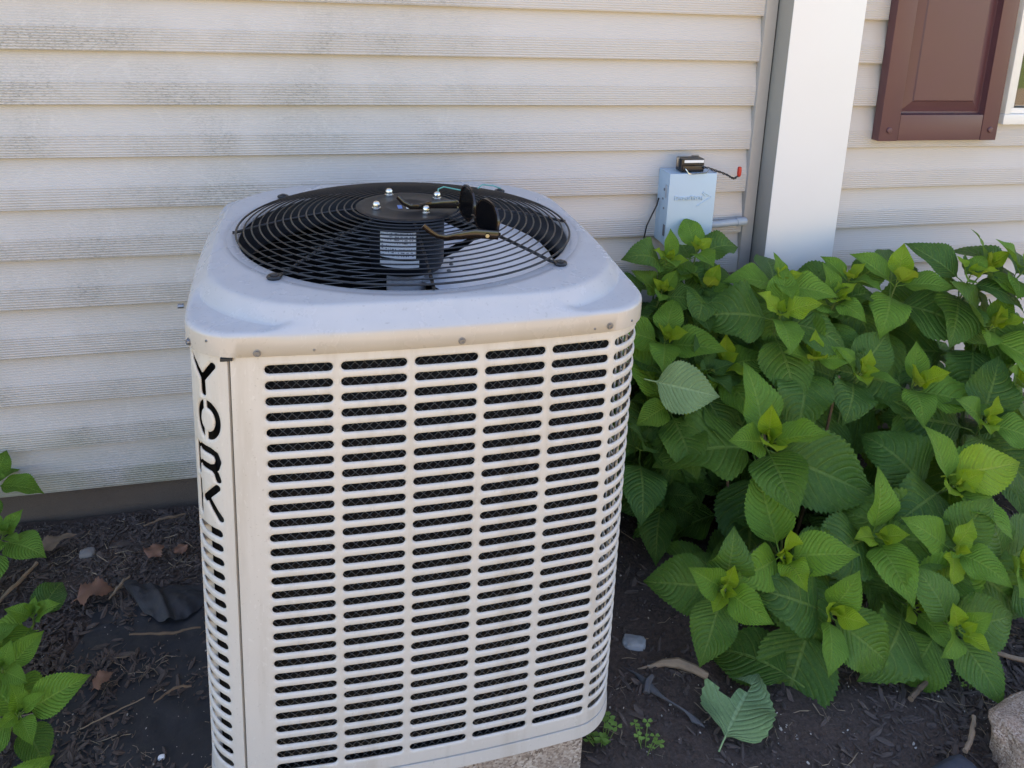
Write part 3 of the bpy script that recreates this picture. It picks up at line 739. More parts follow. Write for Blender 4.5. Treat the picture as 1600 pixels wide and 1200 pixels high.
for u0, u1 in ((.28, 2.85), (Lw-2.85, Lw-.28)):
    m = MB(); P = lens_pts(u0, u1, grow=.02); m.loops([[p+fy*.03 for p in P], [p-fy*.03 for p in P]]); n = len(P); m.f += [tuple(range(n)), tuple(range(2*n-1, n-1, -1))]; m.build('lens', M['lens'], sg)
def temple(path, wid):
    m = MB(); L = []
    for i, p in enumerate(path):
        p = Vector(p); d = Vector(path[min(i+1, len(path)-1)])-Vector(path[max(i-1, 0)]); d.normalize()
        a = d.cross(Vector((0, 0, 1))).normalized(); b = a.cross(d); w = wid[i]*1.25
        L.append([p+a*.07*x+b*w*y for x, y in ((1, .8), (.6, 1), (-.6, 1), (-1, .8), (-1, -.8), (-.6, -1), (.6, -1), (1, -.8))])
    m.loops(L); m.f += [tuple(range(8)), tuple(range(8*len(L)-1, 8*len(L)-9, -1))]
    return m.build('temple', M['tort'], sg, angle=50)
z_ = .32
temple([(hn.x+.25, hn.y-.02, hn.z+z_), (13.2, 6.0, 5.55), (12.2, 6.12, 5.42), (11.3, 6.25, 5.28), (10.75, 6.32, 5.38), (10.25, 6.4, 5.68), (9.8, 6.45, 6.1)], [.24, .25, .22, .15, .13, .14, .14])
temple([(hf.x+.2, hf.y+.05, hf.z+z_), (12.2, 12.55, 5.72), (11.2, 12.75, 5.66), (10.3, 12.6, 5.56), (9.7, 12.55, 5.6), (9.2, 12.75, 5.85), (8.8, 13.0, 6.25)], [.24, .26, .23, .16, .15, .15, .14])
m = MB(); m.lathe([(.13, 0), (.13, .03), (.08, .04), (.08, .02)], (13.9, hn.y-.06, hn.z+.31), 14, 'y'); m.build('hinge_stud', M['gold'], sg)

# ------------------------------------------------------------------ electrical disconnect box
eb = thing('electrical_box', 'light blue-grey steel disconnect box with embossed lettering on the siding', 'electrical box', (43.2, D, -6))
BX0, BX1, BZ0, BZ1, BY = 40.45, 46.05, -6.2, 1.95, D-3.0
m = MB(); m.box(BX0+.08, BX1-.08, BY+.14, D+.02, BZ0, BZ1-.06); body = m.build('box_body', M['box'], eb, bevel=.05)
m = MB(); m.box(BX0, BX1, BY, BY+.12, BZ0-.1, BZ1); m.box(BX0, BX0+.06, BY+.12, BY+.65, BZ0, BZ1-.02); m.box(BX0, BX1, BY+.12, D-.2, BZ1-.05, BZ1)
cover = m.build('box_cover', M['box'], eb, bevel=.04)
for z, r, yy in ((-.1, .17, D-1.7), (-2.2, .13, D-1.9), (-1.2, .13, D-1.5)):
    m = MB(); m.lathe([(r, -.02), (r, .02), (r*.7, .025)], (BX0+.06, yy, z), 12, 'x'); m.build('knockout', M['zinc'], body)
m = MB(); m.box(BX0-.06, BX0+.05, BY+.45, BY+.85, -.9, .55); m.build('latch', M['conduit'], body, bevel=.04)
m = MB(); m.box(BX0-.05, BX0+.05, BY+.2, BY+.7, -5.2, -3.9); m.build('latch', M['zinc'], body, bevel=.04)
def text_mesh(name, body_, size, loc, mat, parent, caps=True, extrude=.09, shear=0):
    cu = bpy.data.curves.new(name, 'FONT'); cu.body = body_; cu.size = size*S; cu.extrude = extrude*S; cu.bevel_depth = .02*S; cu.shear = shear; cu.space_character = 1.05
    if caps:
        cu.small_caps_scale = .76
        for i, ch in enumerate(body_): cu.body_format[i].use_small_caps = True
    o = bpy.data.objects.new(name+'_src', cu); C.objects.link(o)
    dg = bpy.context.evaluated_depsgraph_get(); me = bpy.data.meshes.new_from_object(o.evaluated_get(dg)); bpy.data.objects.remove(o)
    me.transform(Matrix.Rotation(math.radians(90), 4, 'X')); me.transform(Matrix.Translation(W(loc)-ORG[eb.name]))
    me.materials.clear(); me.materials.append(mat); r = bpy.data.objects.new(name, me); C.objects.link(r); r.parent = parent; return r
text_mesh('embossed_lettering', 'DiversiTech', .66, (41.15, BY-.005, -1.0), M['box'], cover)
m = MB()
for pts in ([(44.55, -.15), (45.55, -.72), (43.9, -1.75)], [(44.45, -.25), (44.85, -.62)]):
    m.tube([(x, BY-.01, z) for x, z in pts], .07, 6)
m.build('embossed_arrow', M['box'], cover)
# conduit running right into the corner channel
cd = thing('conduit', 'short grey plastic conduit running from the electrical box to the corner trim', 'conduit', (48.7, D-1.0, -4.4))
m = MB(); m.tube([(46.0, D-1.0, -4.6), (47.6, D-1.0, -4.6), (51.4, D-1.0, -4.35)], .42, 14); m.build('pipe', M['conduit'], cd)
m = MB(); m.tube([(46.1, D-1.0, -4.6), (47.0, D-1.0, -4.6)], .56, 14); m.tube([(50.2, D-1.0, -4.43), (51.3, D-1.0, -4.36)], .5, 14); m.build('coupling', M['conduit'], cd)
cw = MB(); cw.tube([(40.3, D-.9, -1.3), (40.2, D-.75, -2.2), (39.7, D-.7, -3.4), (39.2, D-.7, -4.6), (39.0, D-.7, -6.0), (39.1, D-.7, -9)], .085, 6)
tag(cw.build('cable', M['rubber']), 'thin black cable hanging down the siding left of the electrical box', 'cable')
# pulled-out disconnect plug lying on the box
pg = thing('disconnect_plug', 'black pull-out disconnect plug lying on top of the blue-grey box', 'disconnect plug', (43.2, D-1.5, BZ1))
PX0, PX1, PY0, PY1, PZ = 41.75, 44.75, D-2.6, D-.9, BZ1+.03
m = MB(); m.box(PX0+.25, PX1-.05, PY0+.25, PY1, PZ, PZ+1.45); m.box(PX0+.35, PX1-.15, PY0+.02, PY0+.24, PZ+.15, PZ+.75); m.box(PX0+.3, PX1-.1, PY0+.1, PY0+.26, PZ+.85, PZ+.95)
m.build('plug_body', M['blackplastic'], pg, bevel=.07)
m = MB(); m.box(PX0+.55, PX1-.15, PY0+.17, PY0+.24, PZ+1.05, PZ+1.35); m.build('plug_label', M['sticker'], pg, smooth=False)
m = MB(); m.box(PX0-.12, PX0+.2, PY0+.75, PY0+.82, PZ+.5, PZ+1.55); m.box(PX1-1.0, PX1-.15, PY1-.2, PY1-.1, PZ+1.46, PZ+1.62); m.build('blade_contact', M['zinc'], pg, bevel=.02)
m = MB(); m.tube([(42.3, PY0+.1, PZ+.5), (42.3, PY0-.25, PZ+.45), (42.55, PY0-.55, PZ+.05), (42.9, PY0-.62, PZ-.02), (44.6, PY0-.5, PZ+.05), (45.2, PY0-.15, PZ+.35), (44.7, PY0+.1, PZ+.5)], .06, 6); m.build('bail_handle', M['steel'], pg)
m = MB()
pa = [(44.4, PY0-.05, PZ+.6), (45.2, PY0, PZ+.45), (46.0, PY0+.1, PZ+.15), (46.9, PY0+.3, PZ-.15), (47.8, PY0+.5, PZ-.5), (48.4, PY0+.6, PZ-.85), (48.8, PY0+.65, PZ-.98), (49.3, PY0+.7, PZ-.65)]
for ph in (0, math.pi):
    n = 40; q = []
    for i in range(n+1):
        t = i/n*(len(pa)-1); k = min(int(t), len(pa)-2); p = Vector(pa[k]).lerp(Vector(pa[k+1]), t-k); q.append(p+Vector((0, .09*math.cos(i*.9+ph), .09*math.sin(i*.9+ph))))
    m.tube(q, .065, 5)
m.build('twisted_wire', M['rubber'], pg)
m = MB(); m.lathe([(.16, -.05), (.22, .1), (.25, .3), (.24, .75), (.21, 1.02), (.12, 1.08)], (49.35, PY0+.7, PZ-.7), 12); m.build('wire_nut', M['red'], pg)

# ------------------------------------------------------------------ hydrangea leaves
WT = [(0, .012), (.03, .05), (.07, .16), (.13, .26), (.22, .335), (.33, .372), (.45, .365), (.57, .325), (.68, .258), (.78, .18), (.86, .108), (.92, .055), (.965, .022), (1, .0)]
def leaf_mesh(name, mat, droop, fold, wave, twist, seed, rows=40, tooth=.032, wscale=1.0):
    rr = random.Random(seed); v = []; f = []; uv = []
    xs = (-1, -.62, -.28, 0, .28, .62, 1)
    ww = lambda t: float(np.interp(t, [a for a, _ in WT], [b for _, b in WT]))*wscale
    ph = rr.uniform(0, 6); ang_ = 0; py = 0; pz = 0; path = []
    for i in range(rows+1):
        t = i/rows
        if i: py += math.cos(ang_)/rows; pz += math.sin(ang_)/rows
        path.append((py, pz)); ang_ = .22-droop*(t**1.3)*1.25
    for i in range(rows+1):
        t = i/rows; w = ww(t); y, z = path[i]
        for c in xs:
            e = abs(c); k = w
            if e == 1: k = w*(1+(tooth if i % 2 else -tooth)) if .04 < t < .97 else w
            x = c*k*math.cos(fold*.9)
            dz = e*k*math.sin(fold)+wave*k*math.sin(t*11+ph+(1.7 if c > 0 else 0))*e**2-.10*k*math.sin(e*math.pi)*.0
            dz += -.05*e**2*k*math.sin(t*3)
            yy = y+(.010 if (e == 1 and i % 2) else 0)-e*.035*math.sin(t*math.pi)
            x2 = x*math.cos(twist*t)-dz*math.sin(twist*t); z2 = x*math.sin(twist*t)+dz*math.cos(twist*t)
            v.append((x2, yy, z+z2)); uv.append((c*.5+.5, t))
    n = len(xs)
    for i in range(rows):
        for j in range(n-1): f.append((i*n+j, i*n+j+1, (i+1)*n+j+1, (i+1)*n+j))
    # petiole
    b = len(v); P = [(-.17, -.055), (-.08, -.02), (.02, 0)]
    for py, pz in P:
        for dx, dz in ((-.011, 0), (0, .012), (.011, 0), (0, -.012)): v.append((dx, py, pz+dz)); uv.append((.5, .0))
    for i in range(2):
        for j in range(4): f.append((b+i*4+j, b+i*4+(j+1) % 4, b+(i+1)*4+(j+1) % 4, b+(i+1)*4+j))
    me = bpy.data.meshes.new(name); me.from_pydata(v, [], f)
    u = me.uv_layers.new(name='UVMap')
    for l in me.loops: u.data[l.index].uv = uv[l.vertex_index]
    for p in me.polygons: p.use_smooth = True
    me.materials.append(mat); return me
LM = {}
for key in ('leaf', 'leaf_mid', 'leaf_tip'):
    LM[key] = []
    for s_ in range(9):
        r_ = random.Random(s_*13+len(key))
        if key == 'leaf_tip': a = (r_.uniform(-.2, .8), r_.uniform(.2, .5), r_.uniform(.12, .3), r_.uniform(-.4, .4)); ws = .95
        elif key == 'leaf_mid': a = (r_.uniform(.2, 1.0), r_.uniform(.18, .5), r_.uniform(.06, .2), r_.uniform(-.3, .3)); ws = .95
        else: a = (r_.uniform(.3, 1.4), r_.uniform(.10, .45), r_.uniform(.06, .26), r_.uniform(-.5, .5)); ws = r_.uniform(.98, 1.12)
        LM[key].append(leaf_mesh('leaf', M[key], *a, s_, wscale=ws))

def leaf_matrix(p, d, up, L):
    d = Vector(d).normalized(); up = Vector(up); x = d.cross(up)
    if x.length < 1e-4: x = d.orthogonal()
    x.normalize(); z = x.cross(d)
    return Matrix(((x.x*L*S, d.x*L*S, z.x*L*S, 0), (x.y*L*S, d.y*L*S, z.y*L*S, 0), (x.z*L*S, d.z*L*S, z.z*L*S, 0), (0, 0, 0, 1))), W(p)
def put_leaf(parent, mesh, p, d, up, L):
    Mx, loc = leaf_matrix(p, d, up, L)
    Mx.translation = loc-ORG[parent.name]
    o = bpy.data.objects.new('leaf', mesh); C.objects.link(o); o.parent = parent; o.matrix_basis = Mx; return o
NODE = ((0.0, 30, 1.7), (0.12, 48, 2.7), (.45, 58, 4.2), (1.3, 70, 6.0), (2.6, 84, 7.3), (4.8, 100, 7.6))
def shoot(tip, axis, sc_, rr, nodes=6, sink=None, tipkind=True):
    """opposite leaf pairs, each pair turned 90 degrees; returns (mesh, p, d, up, L) list."""
    out = []; axis = Vector(axis).normalized(); tip = Vector(tip)
    e1 = axis.orthogonal().normalized(); e2 = axis.cross(e1); a0 = rr.uniform(0, math.pi)
    for k in range(nodes):
        dist, an, L = NODE[k]; L *= sc_*rr.uniform(.78, 1.16); p = tip-axis*dist*sc_
        p = p+Vector((0, 0, -.02*dist*dist))
        for h in (0, 1):
            aa = a0+k*math.pi/2+h*math.pi+rr.uniform(-.22, .22); rad = e1*math.cos(aa)+e2*math.sin(aa)
            an2 = math.radians(an+rr.uniform(-17, 17)); d = axis*math.cos(an2)+rad*math.sin(an2)
            up = axis*math.sin(an2)-rad*math.cos(an2)
            if k >= 2: d = d+Vector((0, 0, -.10*(k-1))); 
            up = up+Vector((rr.uniform(-.4, .4), rr.uniform(-.4, .4), .1))
            key = 'leaf_tip' if k <= 1 and tipkind else ('leaf_mid' if (k == 2 or (k == 3 and rr.random() < .35)) else 'leaf')
            if k >= 4 and rr.random() < .08: continue
            LL = L*(1 if h == 0 else rr.uniform(.85, 1.1))
            out.append((k, rr.choice(LM[key]), p+rad*.16*LL*math.sin(an2)+axis*.16*LL*math.cos(an2), d, up, LL))
    return out
def stem_curve(base, tip, axis, n=9):
    b, t, a = Vector(base), Vector(tip), Vector(axis).normalized(); L = (t-b).length; q = []
    for i in range(n):
        u = i/(n-1); c0 = b+Vector((0, 0, L*.35)); c1 = t-a*L*.35
        q.append(b*(1-u)**3+c0*3*u*(1-u)**2+c1*3*u*u*(1-u)+t*u**3)
    return q
def bush(root, shoots, bases, seed, inner=None, limit=300):
    rr = random.Random(seed); recs = []
    for (x, y, z, s_, tilt) in shoots:
        b = min(bases, key=lambda q: (q[0]-x)**2+.5*(q[1]-y)**2+rr.uniform(0, 40))
        base = (b[0]+rr.uniform(-1.5, 1.5), b[1]+rr.uniform(-1.5, 1.5), gh(b[0], b[1])-.5)
        ax = Vector(((x-b[0])*.05+rr.uniform(-.16, .16), tilt[0]+rr.uniform(-.14, .14), 1.0+tilt[1])); ax.normalize()
        recs += shoot((x, y, z), ax, s_*1.24, rr, nodes=6 if z > -22 else 5)
        m = MB(); pts = stem_curve(base, (x, y, z), ax); m.tube(pts, [.17-.09*i/8 for i in range(9)], 6); m.build('stem', M['stem'], root, weld=False)
    recs.sort(key=lambda q: q[0] if q[0] != 0 else 3.5); recs = [q[1:] for q in recs]
    for r in recs[:limit]: put_leaf(root, *r)
    rest = recs[limit:]
    if inner:
        for (x, y, z, s_, ax) in inner: rest += [q[1:] for q in shoot((x, y, z), ax, s_, rr, tipkind=False)]
    if rest:
        vs = []; fs = []; uvs = []; nv = 0
        for me, p, d, up, L in rest:
            Mx, loc = leaf_matrix(p, d, up, L); A = np.array(Mx.to_3x3()); co = np.empty(len(me.vertices)*3); me.vertices.foreach_get('co', co); co = co.reshape(-1, 3)@A.T+np.array(loc-ORG[root.name])
            vs.append(co); fs += [tuple(i+nv for i in pg_.vertices) for pg_ in me.polygons]; nv += len(co)
            ul = me.uv_layers[0].data; uvs += [tuple(ul[i].uv) for i in range(len(me.loops))]
        me2 = bpy.data.meshes.new('inner_leaves'); me2.from_pydata(np.vstack(vs).tolist(), [], fs); u = me2.uv_layers.new(name='UVMap')
        u.data.foreach_set('uv', np.array(uvs).ravel())
        for pg_ in me2.polygons: pg_.use_smooth = True
        me2.materials.append(M['leaf']); o = bpy.data.objects.new('inner_leaves', me2); C.objects.link(o); o.parent = root; o['kind'] = 'stuff'
SH = [(43.4, 15.2, -18.8, 1.0, 'A'), (41.3, 7.9, -25.1, 0.95, 'A'), (48.6, 23.4, -10.0, 0.9, 'A'), (63.3, 25.0, -8.0, .95, 'A'), (42.6, 31.0, -5.6, 0.66, 'B'), (43.3, 29.4, -9.2, 0.65, 'B'), (37.3, 25.7, -13.0, 0.8, 'B'), (55.9, 19.5, -15.3, 0.85, 'A'), (62.0, 18.9, -16.6, 0.9, 'A'), (67.0, 14.4, -18.8, 1.0, 'A'), (72.1, 20.5, -11.7, 0.9, 'A'), (70.8, 23.2, -7.0, 0.75, 'A'), (51.6, 9.2, -25.6, 0.95, 'A'), (63.6, 5.3, -27.5, 1.0, 'A'), (50.3, 26.4, -7.6, 0.66, 'A'), (56.1, 25.0, -9.6, 0.75, 'A'), (52.6, 4.7, -29.4, 0.9, 'A'), (43.2, 24.1, -15.6, 0.9, 'B'), (60.3, 10.4, -22.4, 1.05, 'A'), (57.3, 6.3, -25.6, 0.95, 'A'), (36.6, 21.7, -17.9, 0.9, 'B'), (43.9, 4.3, -28.1, 0.9, 'A'), (54.0, 1.3, -28.8, 0.8, 'A'), (73.2, 16.9, -16.5, 0.9, 'A'), (58.5, 26.6, -8.0, 0.62, 'A'), (77.4, 22.8, -6.6, 0.8, 'A'), (74.0, 24.5, -6.8, 0.75, 'A'), (81.5, 21.0, -9.5, .9, 'A'), (35.0, 6.3, -26.0, 0.8, 'A'), (50.9, 20.5, -13.7, 0.9, 'A'), (38.2, 29.4, -9.4, 0.6, 'B'), (39.3, 31.0, -6.6, 0.62, 'B')]
def tilt_for(x, y, z): return (-.45-.75*max(0, min(1, (-z-6)/22)), 0)
A_ = thing('hydrangea_bush', 'large leafy hydrangea bush in front of the white column', 'bush', (54, 18, -34.5))
B_ = thing('hydrangea_bush', 'narrower hydrangea bush squeezed between the air conditioner and the electrical box', 'bush', (39, 24, -34.5))
rr = random.Random(5)
inA = []; inB = []
for i in range(26):
    x = rr.uniform(40, 82); y = rr.uniform(8, 29); zt = -11-(29-y)*.75
    z = rr.uniform(max(-33, zt-13), zt-1.5)
    inA.append((x, y+7, z-2, rr.uniform(.85, 1.1), (rr.uniform(-.5, .5), rr.uniform(-.8, 0), .8)))
for i in range(14):
    x = rr.uniform(31, 44); y = rr.uniform(20, 33); z = rr.uniform(-30, -11)
    inB.append((x, y, z, rr.uniform(.8, 1.0), (rr.uniform(-.6, .4), rr.uniform(-.8, 0), .8)))
bush(A_, [(x, y, z, s_, tilt_for(x, y, z)) for x, y, z, s_, k in SH if k == 'A'], [(48, 19), (55, 18), (62, 17), (70, 18)], 11, inA)
bush(B_, [(x, y, z, s_, tilt_for(x, y, z)) for x, y, z, s_, k in SH if k == 'B'], [(37, 25), (41, 26)], 12, inB)
for x0, y0, x1, y1, z1 in ((43, 20, 41, 18, -22), (44, 21, 46, 19, -17), (52, 21, 53, 19, -15), (53, 20, 51, 17, -20), (60, 20, 62, 17, -22), (68, 14, 70, 10, -29)):
    m = MB(); m.tube([(x0, y0, -35), ((x0+x1)/2+.4, (y0+y1)/2, (z1-35)/2), (x1, y1, z1)], [.2, .17, .13], 6); m.build('old_cane', M['wood'], A_)
def put_between(root, mesh, a, b, up):
    a, b = Vector(a), Vector(b); put_leaf(root, mesh, a, b-a, up, (b-a).length)
put_between(A_, LM['leaf'][2], (40.3, 3.9, -33.2), (35.2, 9.6, -33.6), (0, -.25, 1))
pal = leaf_mesh('leaf', M['leaf_pale'], .35, .15, .08, .1, 31, wscale=1.05)
put_between(B_, pal, (32.9, 18, -13.3), (38.7, 16.6, -14.6), (0, -1, .45))
yel = leaf_mesh('leaf', M['leaf_tip'], .5, .25, .15, .2, 33, wscale=.9)
put_between(A_, yel, (60.8, 11, -21.6), (67.6, 10.2, -20.6), (.1, -.8, .6))
# small plant at the left
P_ = thing('hydrangea_plant', 'young bright green hydrangea growing at the edge of the black landscape fabric', 'plant', (-22, 14, -34.5))
SP = [(-18.6, 15.6, -27.2, .70, (.05, 0)), (-18.9, 10.0, -26.6, .60, (-.1, 0)), (-21.5, 13.5, -27.6, .60, (-.2, 0)), (-17.0, 7.0, -27.6, .58, (-.3, 0)), (-24.9, 28.4, -29.0, .7, (-.1, 0)), (-27.6, 34.5, -27.2, .6, (-.1, 0)), (-17.3, 2.5, -29.5, .6, (-.3, 0))]
def plant_small():
    r = random.Random(21)
    for x, y, z, s_, t in SP:
        ax = Vector((r.uniform(-.05, .35), -.35+t[0], 1)).normalized()
        base = (x-3, y+2, gh(x-3, y+2)-.3)
        m = MB(); m.tube(stem_curve(base, (x, y, z), ax), [.13-.06*i/8 for i in range(9)], 6); m.build('stem', M['stem'], P_, weld=False)
        for k_, me, p, d, up, L in shoot((x, y, z), ax, s_, r, nodes=5):
            if me.materials[0] == M['leaf']: me = r.choice(LM['leaf_mid']) if r.random() < .9 else me
            elif me.materials[0] == M['leaf_tip']: me = r.choice(LM['leaf_mid'])
            put_leaf(P_, me, p, d, up, L)
plant_small()

# ------------------------------------------------------------------ landscape fabric
fab = thing('landscape_fabric', 'torn black landscape fabric showing through the mulch beside the air conditioner', 'landscape fabric', (-12, 8, -34.5))
def fz_(x, y): return gh(x, y)+.22+.16*noise.noise(Vector((x*.35, y*.2, 4)))+.10*noise.noise(Vector((x*.9+y*.5, y*.8, 6)))
m = MB(); nx, ny = 44, 84; grid = {}
for j in range(ny):
    for i in range(nx):
        u, v = i/(nx-1), j/(ny-1); y = -14+39*v
        xl = -19.5+3.0*noise.noise(Vector((y*.12, 1, 2)))+(.12*(y-6) if y > 6 else 0)*1.0; x = xl+(-1.4-xl)*u
        m.v.append((x, y+1.3*noise.noise(Vector((x*.2, 7, 1)))*(v**3), fz_(x, y)))
m.f = [(j*nx+i, j*nx+i+1, (j+1)*nx+i+1, (j+1)*nx+i) for j in range(ny-1) for i in range(nx-1)]
m.build('fabric_sheet', M['fabric'], fab, weld=False, recalc=False, angle=180)
m = MB(); L = []       # turned-up flap
for j in range(26):
    v = j/25; row = []
    for i in range(48):
        u = i/47; x = -16.2+9.4*u+1.6*v*(1-u); y0 = 27.8-2.6*u-1.2*math.sin(u*3)
        w = 4.6*math.sin(math.pi*min(1, .12+u*.88))**.6
        row.append((x+.6*v, y0-w*v, -34.0+.35*math.sin(math.pi*v)*(1.6*math.sin(math.pi*u))+.5*(1-v)*math.sin(u*7)**2*.4+.45*math.exp(-((u-.42-.1*v)/.05)**2)+.22*noise.noise(Vector((x*.9, (y0-w*v)*.9, 2.2)))+.12*noise.noise(Vector((x*2.3, (y0-w*v)*2.3, 4.2)))))
    L.append(row)
m.loops(L, closed=False); m.build('folded_flap', M['fabric'], fab, weld=False, recalc=False, angle=180)

# ------------------------------------------------------------------ mulch, straw, crumbs, grit (uncountable)
def scatter(name, mat, label, cat, N, region, size, dens, seed, lift=.05, aspect=(1, .3, .12), shape='chip', tilt=.35):
    r = np.random.default_rng(seed); V = []; F = []; n = 0
    if shape == 'chip':
        bv = np.array([(-1, -.5, -.5), (-.4, -1, -.6), (.5, -.9, -.5), (1, -.2, -.4), (.6, .9, -.5), (-.6, .8, -.4), (-.8, -.3, .5), (-.2, -.6, .6), (.6, -.4, .5), (.9, .2, .4), (.3, .6, .5), (-.5, .5, .6)])
        bf = [(0, 1, 7, 6), (1, 2, 8, 7), (2, 3, 9, 8), (3, 4, 10, 9), (4, 5, 11, 10), (5, 0, 6, 11), (6, 7, 8, 9), (6, 9, 10, 11)]
    elif shape == 'fibre':
        bv = np.array([(-1, -1, -1), (-1, 1, -1), (-1, 0, 1), (0, -1, -.4), (0, 1, -.4), (0, 0, 1.6), (1, -.6, -1), (1, .6, -1), (1, 0, .6)]); bf = [(0, 3, 4, 1), (1, 4, 5, 2), (2, 5, 3, 0), (3, 6, 7, 4), (4, 7, 8, 5), (5, 8, 6, 3)]
    k = 0
    while k < N:
        x = r.uniform(*region[0]); y = r.uniform(*region[1])
        if r.random() > dens(x, y): 
            if r.random() < .02: k += 0
            n_try = 0; continue
        k += 1
        s_ = r.uniform(*size)*(.6+.9*r.random()**2); a = np.array(aspect)*s_*r.uniform(.7, 1.3, 3)
        v = bv*(1+r.uniform(-.25, .25, bv.shape))*a*.5
        if shape == 'fibre': v[3:6, 1] += r.uniform(-.25, .25)*a[0]
        th = r.uniform(0, 2*np.pi); t1 = r.normal(0, tilt); t2 = r.normal(0, tilt)
        Rz = np.array([[np.cos(th), -np.sin(th), 0], [np.sin(th), np.cos(th), 0], [0, 0, 1]]); Ry = np.array([[np.cos(t1), 0, np.sin(t1)], [0, 1, 0], [-np.sin(t1), 0, np.cos(t1)]]); Rx = np.array([[1, 0, 0], [0, np.cos(t2), -np.sin(t2)], [0, np.sin(t2), np.cos(t2)]])
        v = v@(Rz@Ry@Rx).T+np.array([x, y, gh(x, y)+lift+r.uniform(0, .12)+(.2 if (x < -1.5 and y < 25) else 0)])
        V.append(v); F += [tuple(i+n for i in f) for f in bf]; n += len(bv)
    me = bpy.data.meshes.new(name); P = np.vstack(V); P = P*S; P[:, 2] += ZG*S
    me.from_pydata(P.tolist(), [], F); me.materials.append(mat); o = bpy.data.objects.new(name, me); C.objects.link(o)
    return tag(o, label, cat, kind='stuff')
def under_unit(x, y): return -2 < x < 22 and -.2 < y < 29
def clump(x, y, s_, o): return noise.noise(Vector((x*s_, y*s_, o)))
def dl(x, y):
    if under_unit(x, y): return 0
    if x < 0:
        f = .9 if y > 24 else (.75 if x < -13 else .16)
        return max(0, min(1, f+.9*clump(x, y, .22, 3)-.1)) if y < 37.2 else 0
    e = min(1, max(0, (x-44)/10))*min(1, max(0, (16-y)/10))
    return max(0, min(1, .12+.8*e+.5*clump(x, y, .2, 5)))
LEFT = ((-46, -1), (-14, 37.2)); RIGHT = ((21, 84), (-14, 36)); ALL = ((-46, 84), (-14, 37.2))
scatter('bark_mulch', M['bark'], 'dark shredded bark mulch covering the bed', 'mulch', 15000, ALL, (.4, 1.4), dl, 1, .06, (1, .30, .16))
scatter('bark_mulch', M['bark'], 'fine dark bark crumbs spread over the mulch', 'mulch', 12000, LEFT, (.22, .6), lambda x, y: dl(x, y), 2, .1, (1, .5, .3))
scatter('straw_litter', M['straw'], 'short pale straw fibres scattered over the bed', 'straw', 3000, ALL, (.4, 1.6), lambda x, y: max(0, min(1, .10+dl(x, y)*.5+.9*clump(x, y, .35, 9)-.1)) if not under_unit(x, y) else 0, 3, .16, (1, .035, .03), 'fibre', .18)
scatter('soil_crumbs', M['crumb'], 'loose dark soil crumbs covering the bare ground', 'soil', 9000, RIGHT, (.10, .42), lambda x, y: 0 if under_unit(x, y) else .8, 4, .0, (1, .8, .7))
scatter('pale_grit', M['pale'], 'tiny pale grit specks lying on the soil', 'grit', 2200, ALL, (.06, .2), lambda x, y: 0 if under_unit(x, y) else .5+.8*clump(x, y, .3, 2), 6, .08, (1, .7, .5))

# ------------------------------------------------------------------ single things lying on the bed
def stone(name, c, size, seed, mat, label, cat, rough=.18, sub=4, flat=0, yaw=0):
    bm = bmesh.new(); bmesh.ops.create_icosphere(bm, subdivisions=sub, radius=1)
    cy_, sy_ = math.cos(yaw), math.sin(yaw)
    for v in bm.verts:
        p = v.co.copy(); pw = .42 if name == 'rock' else .62; q = Vector([abs(a)**pw*(1 if a > 0 else -1) for a in p]); q = q.normalized()*(.75*q.length+.25*p.length)*(.86 if name == 'rock' else 1)
        p_ = p*1.0
        d = 1+rough*.05*noise.noise(p*14+Vector((seed, seed, 0)))+rough*noise.noise(p*1.1+Vector((seed, 0, 0)))+rough*.5*noise.noise(p*2.6+Vector((0, seed, 0)))+rough*.10*noise.noise(p*7+Vector((0, 0, seed)))
        q = Vector((q.x*size[0], q.y*size[1], q.z*size[2]))*d
        v.co = W((c[0]+q.x*cy_-q.y*sy_, c[1]+q.x*sy_+q.y*cy_, c[2]+q.z))
    me = bpy.data.meshes.new(name); bm.to_mesh(me); bm.free()
    for p in me.polygons: p.use_smooth = True
    me.materials.append(mat); o = bpy.data.objects.new(name, me); C.objects.link(o); return tag(o, label, cat)
stone('rock', (56.4, -6.6, -33.3), (5.0, 4.4, 2.8), 2.3, M['granite'], 'rough pinkish granite rock at the edge of the bed', 'rock', .2, 6, yaw=.3)
stone('stone', (47.8, -6.2, -34.3), (2.4, 1.4, 1.2), 5.1, M['bluestone'], 'dark slate-blue stone beside the granite rock', 'stone', .2, yaw=.25)
stone('pebble', (29.6, 11.0, gh(29.6, 11)+.15), (1.0, .75, .42), 1.2, M['pebble'], 'flat blue-grey pebble on bare soil right of the condenser', 'pebble', .22, 4, yaw=-.4)
stone('pebble', (-19.0, 31.5, gh(-19, 31.5)+.25), (.75, .6, .45), 3.3, M['greystone'], 'small pale pebble in the mulch near the foundation', 'pebble', .2, 3)
stone('pebble', (-8.6, 8.0, fz_(-8.6, 8)+.12), (.24, .19, .15), 4.4, M['sticker'], 'tiny white pebble lying on the black landscape fabric', 'pebble', .2, 3)
stone('pebble', (26.0, -3.0, gh(26, -3)+.1), (.7, .35, .25), 7.4, M['pale'], 'small oblong tan pebble on the soil beside the clover', 'pebble', .2, 3)
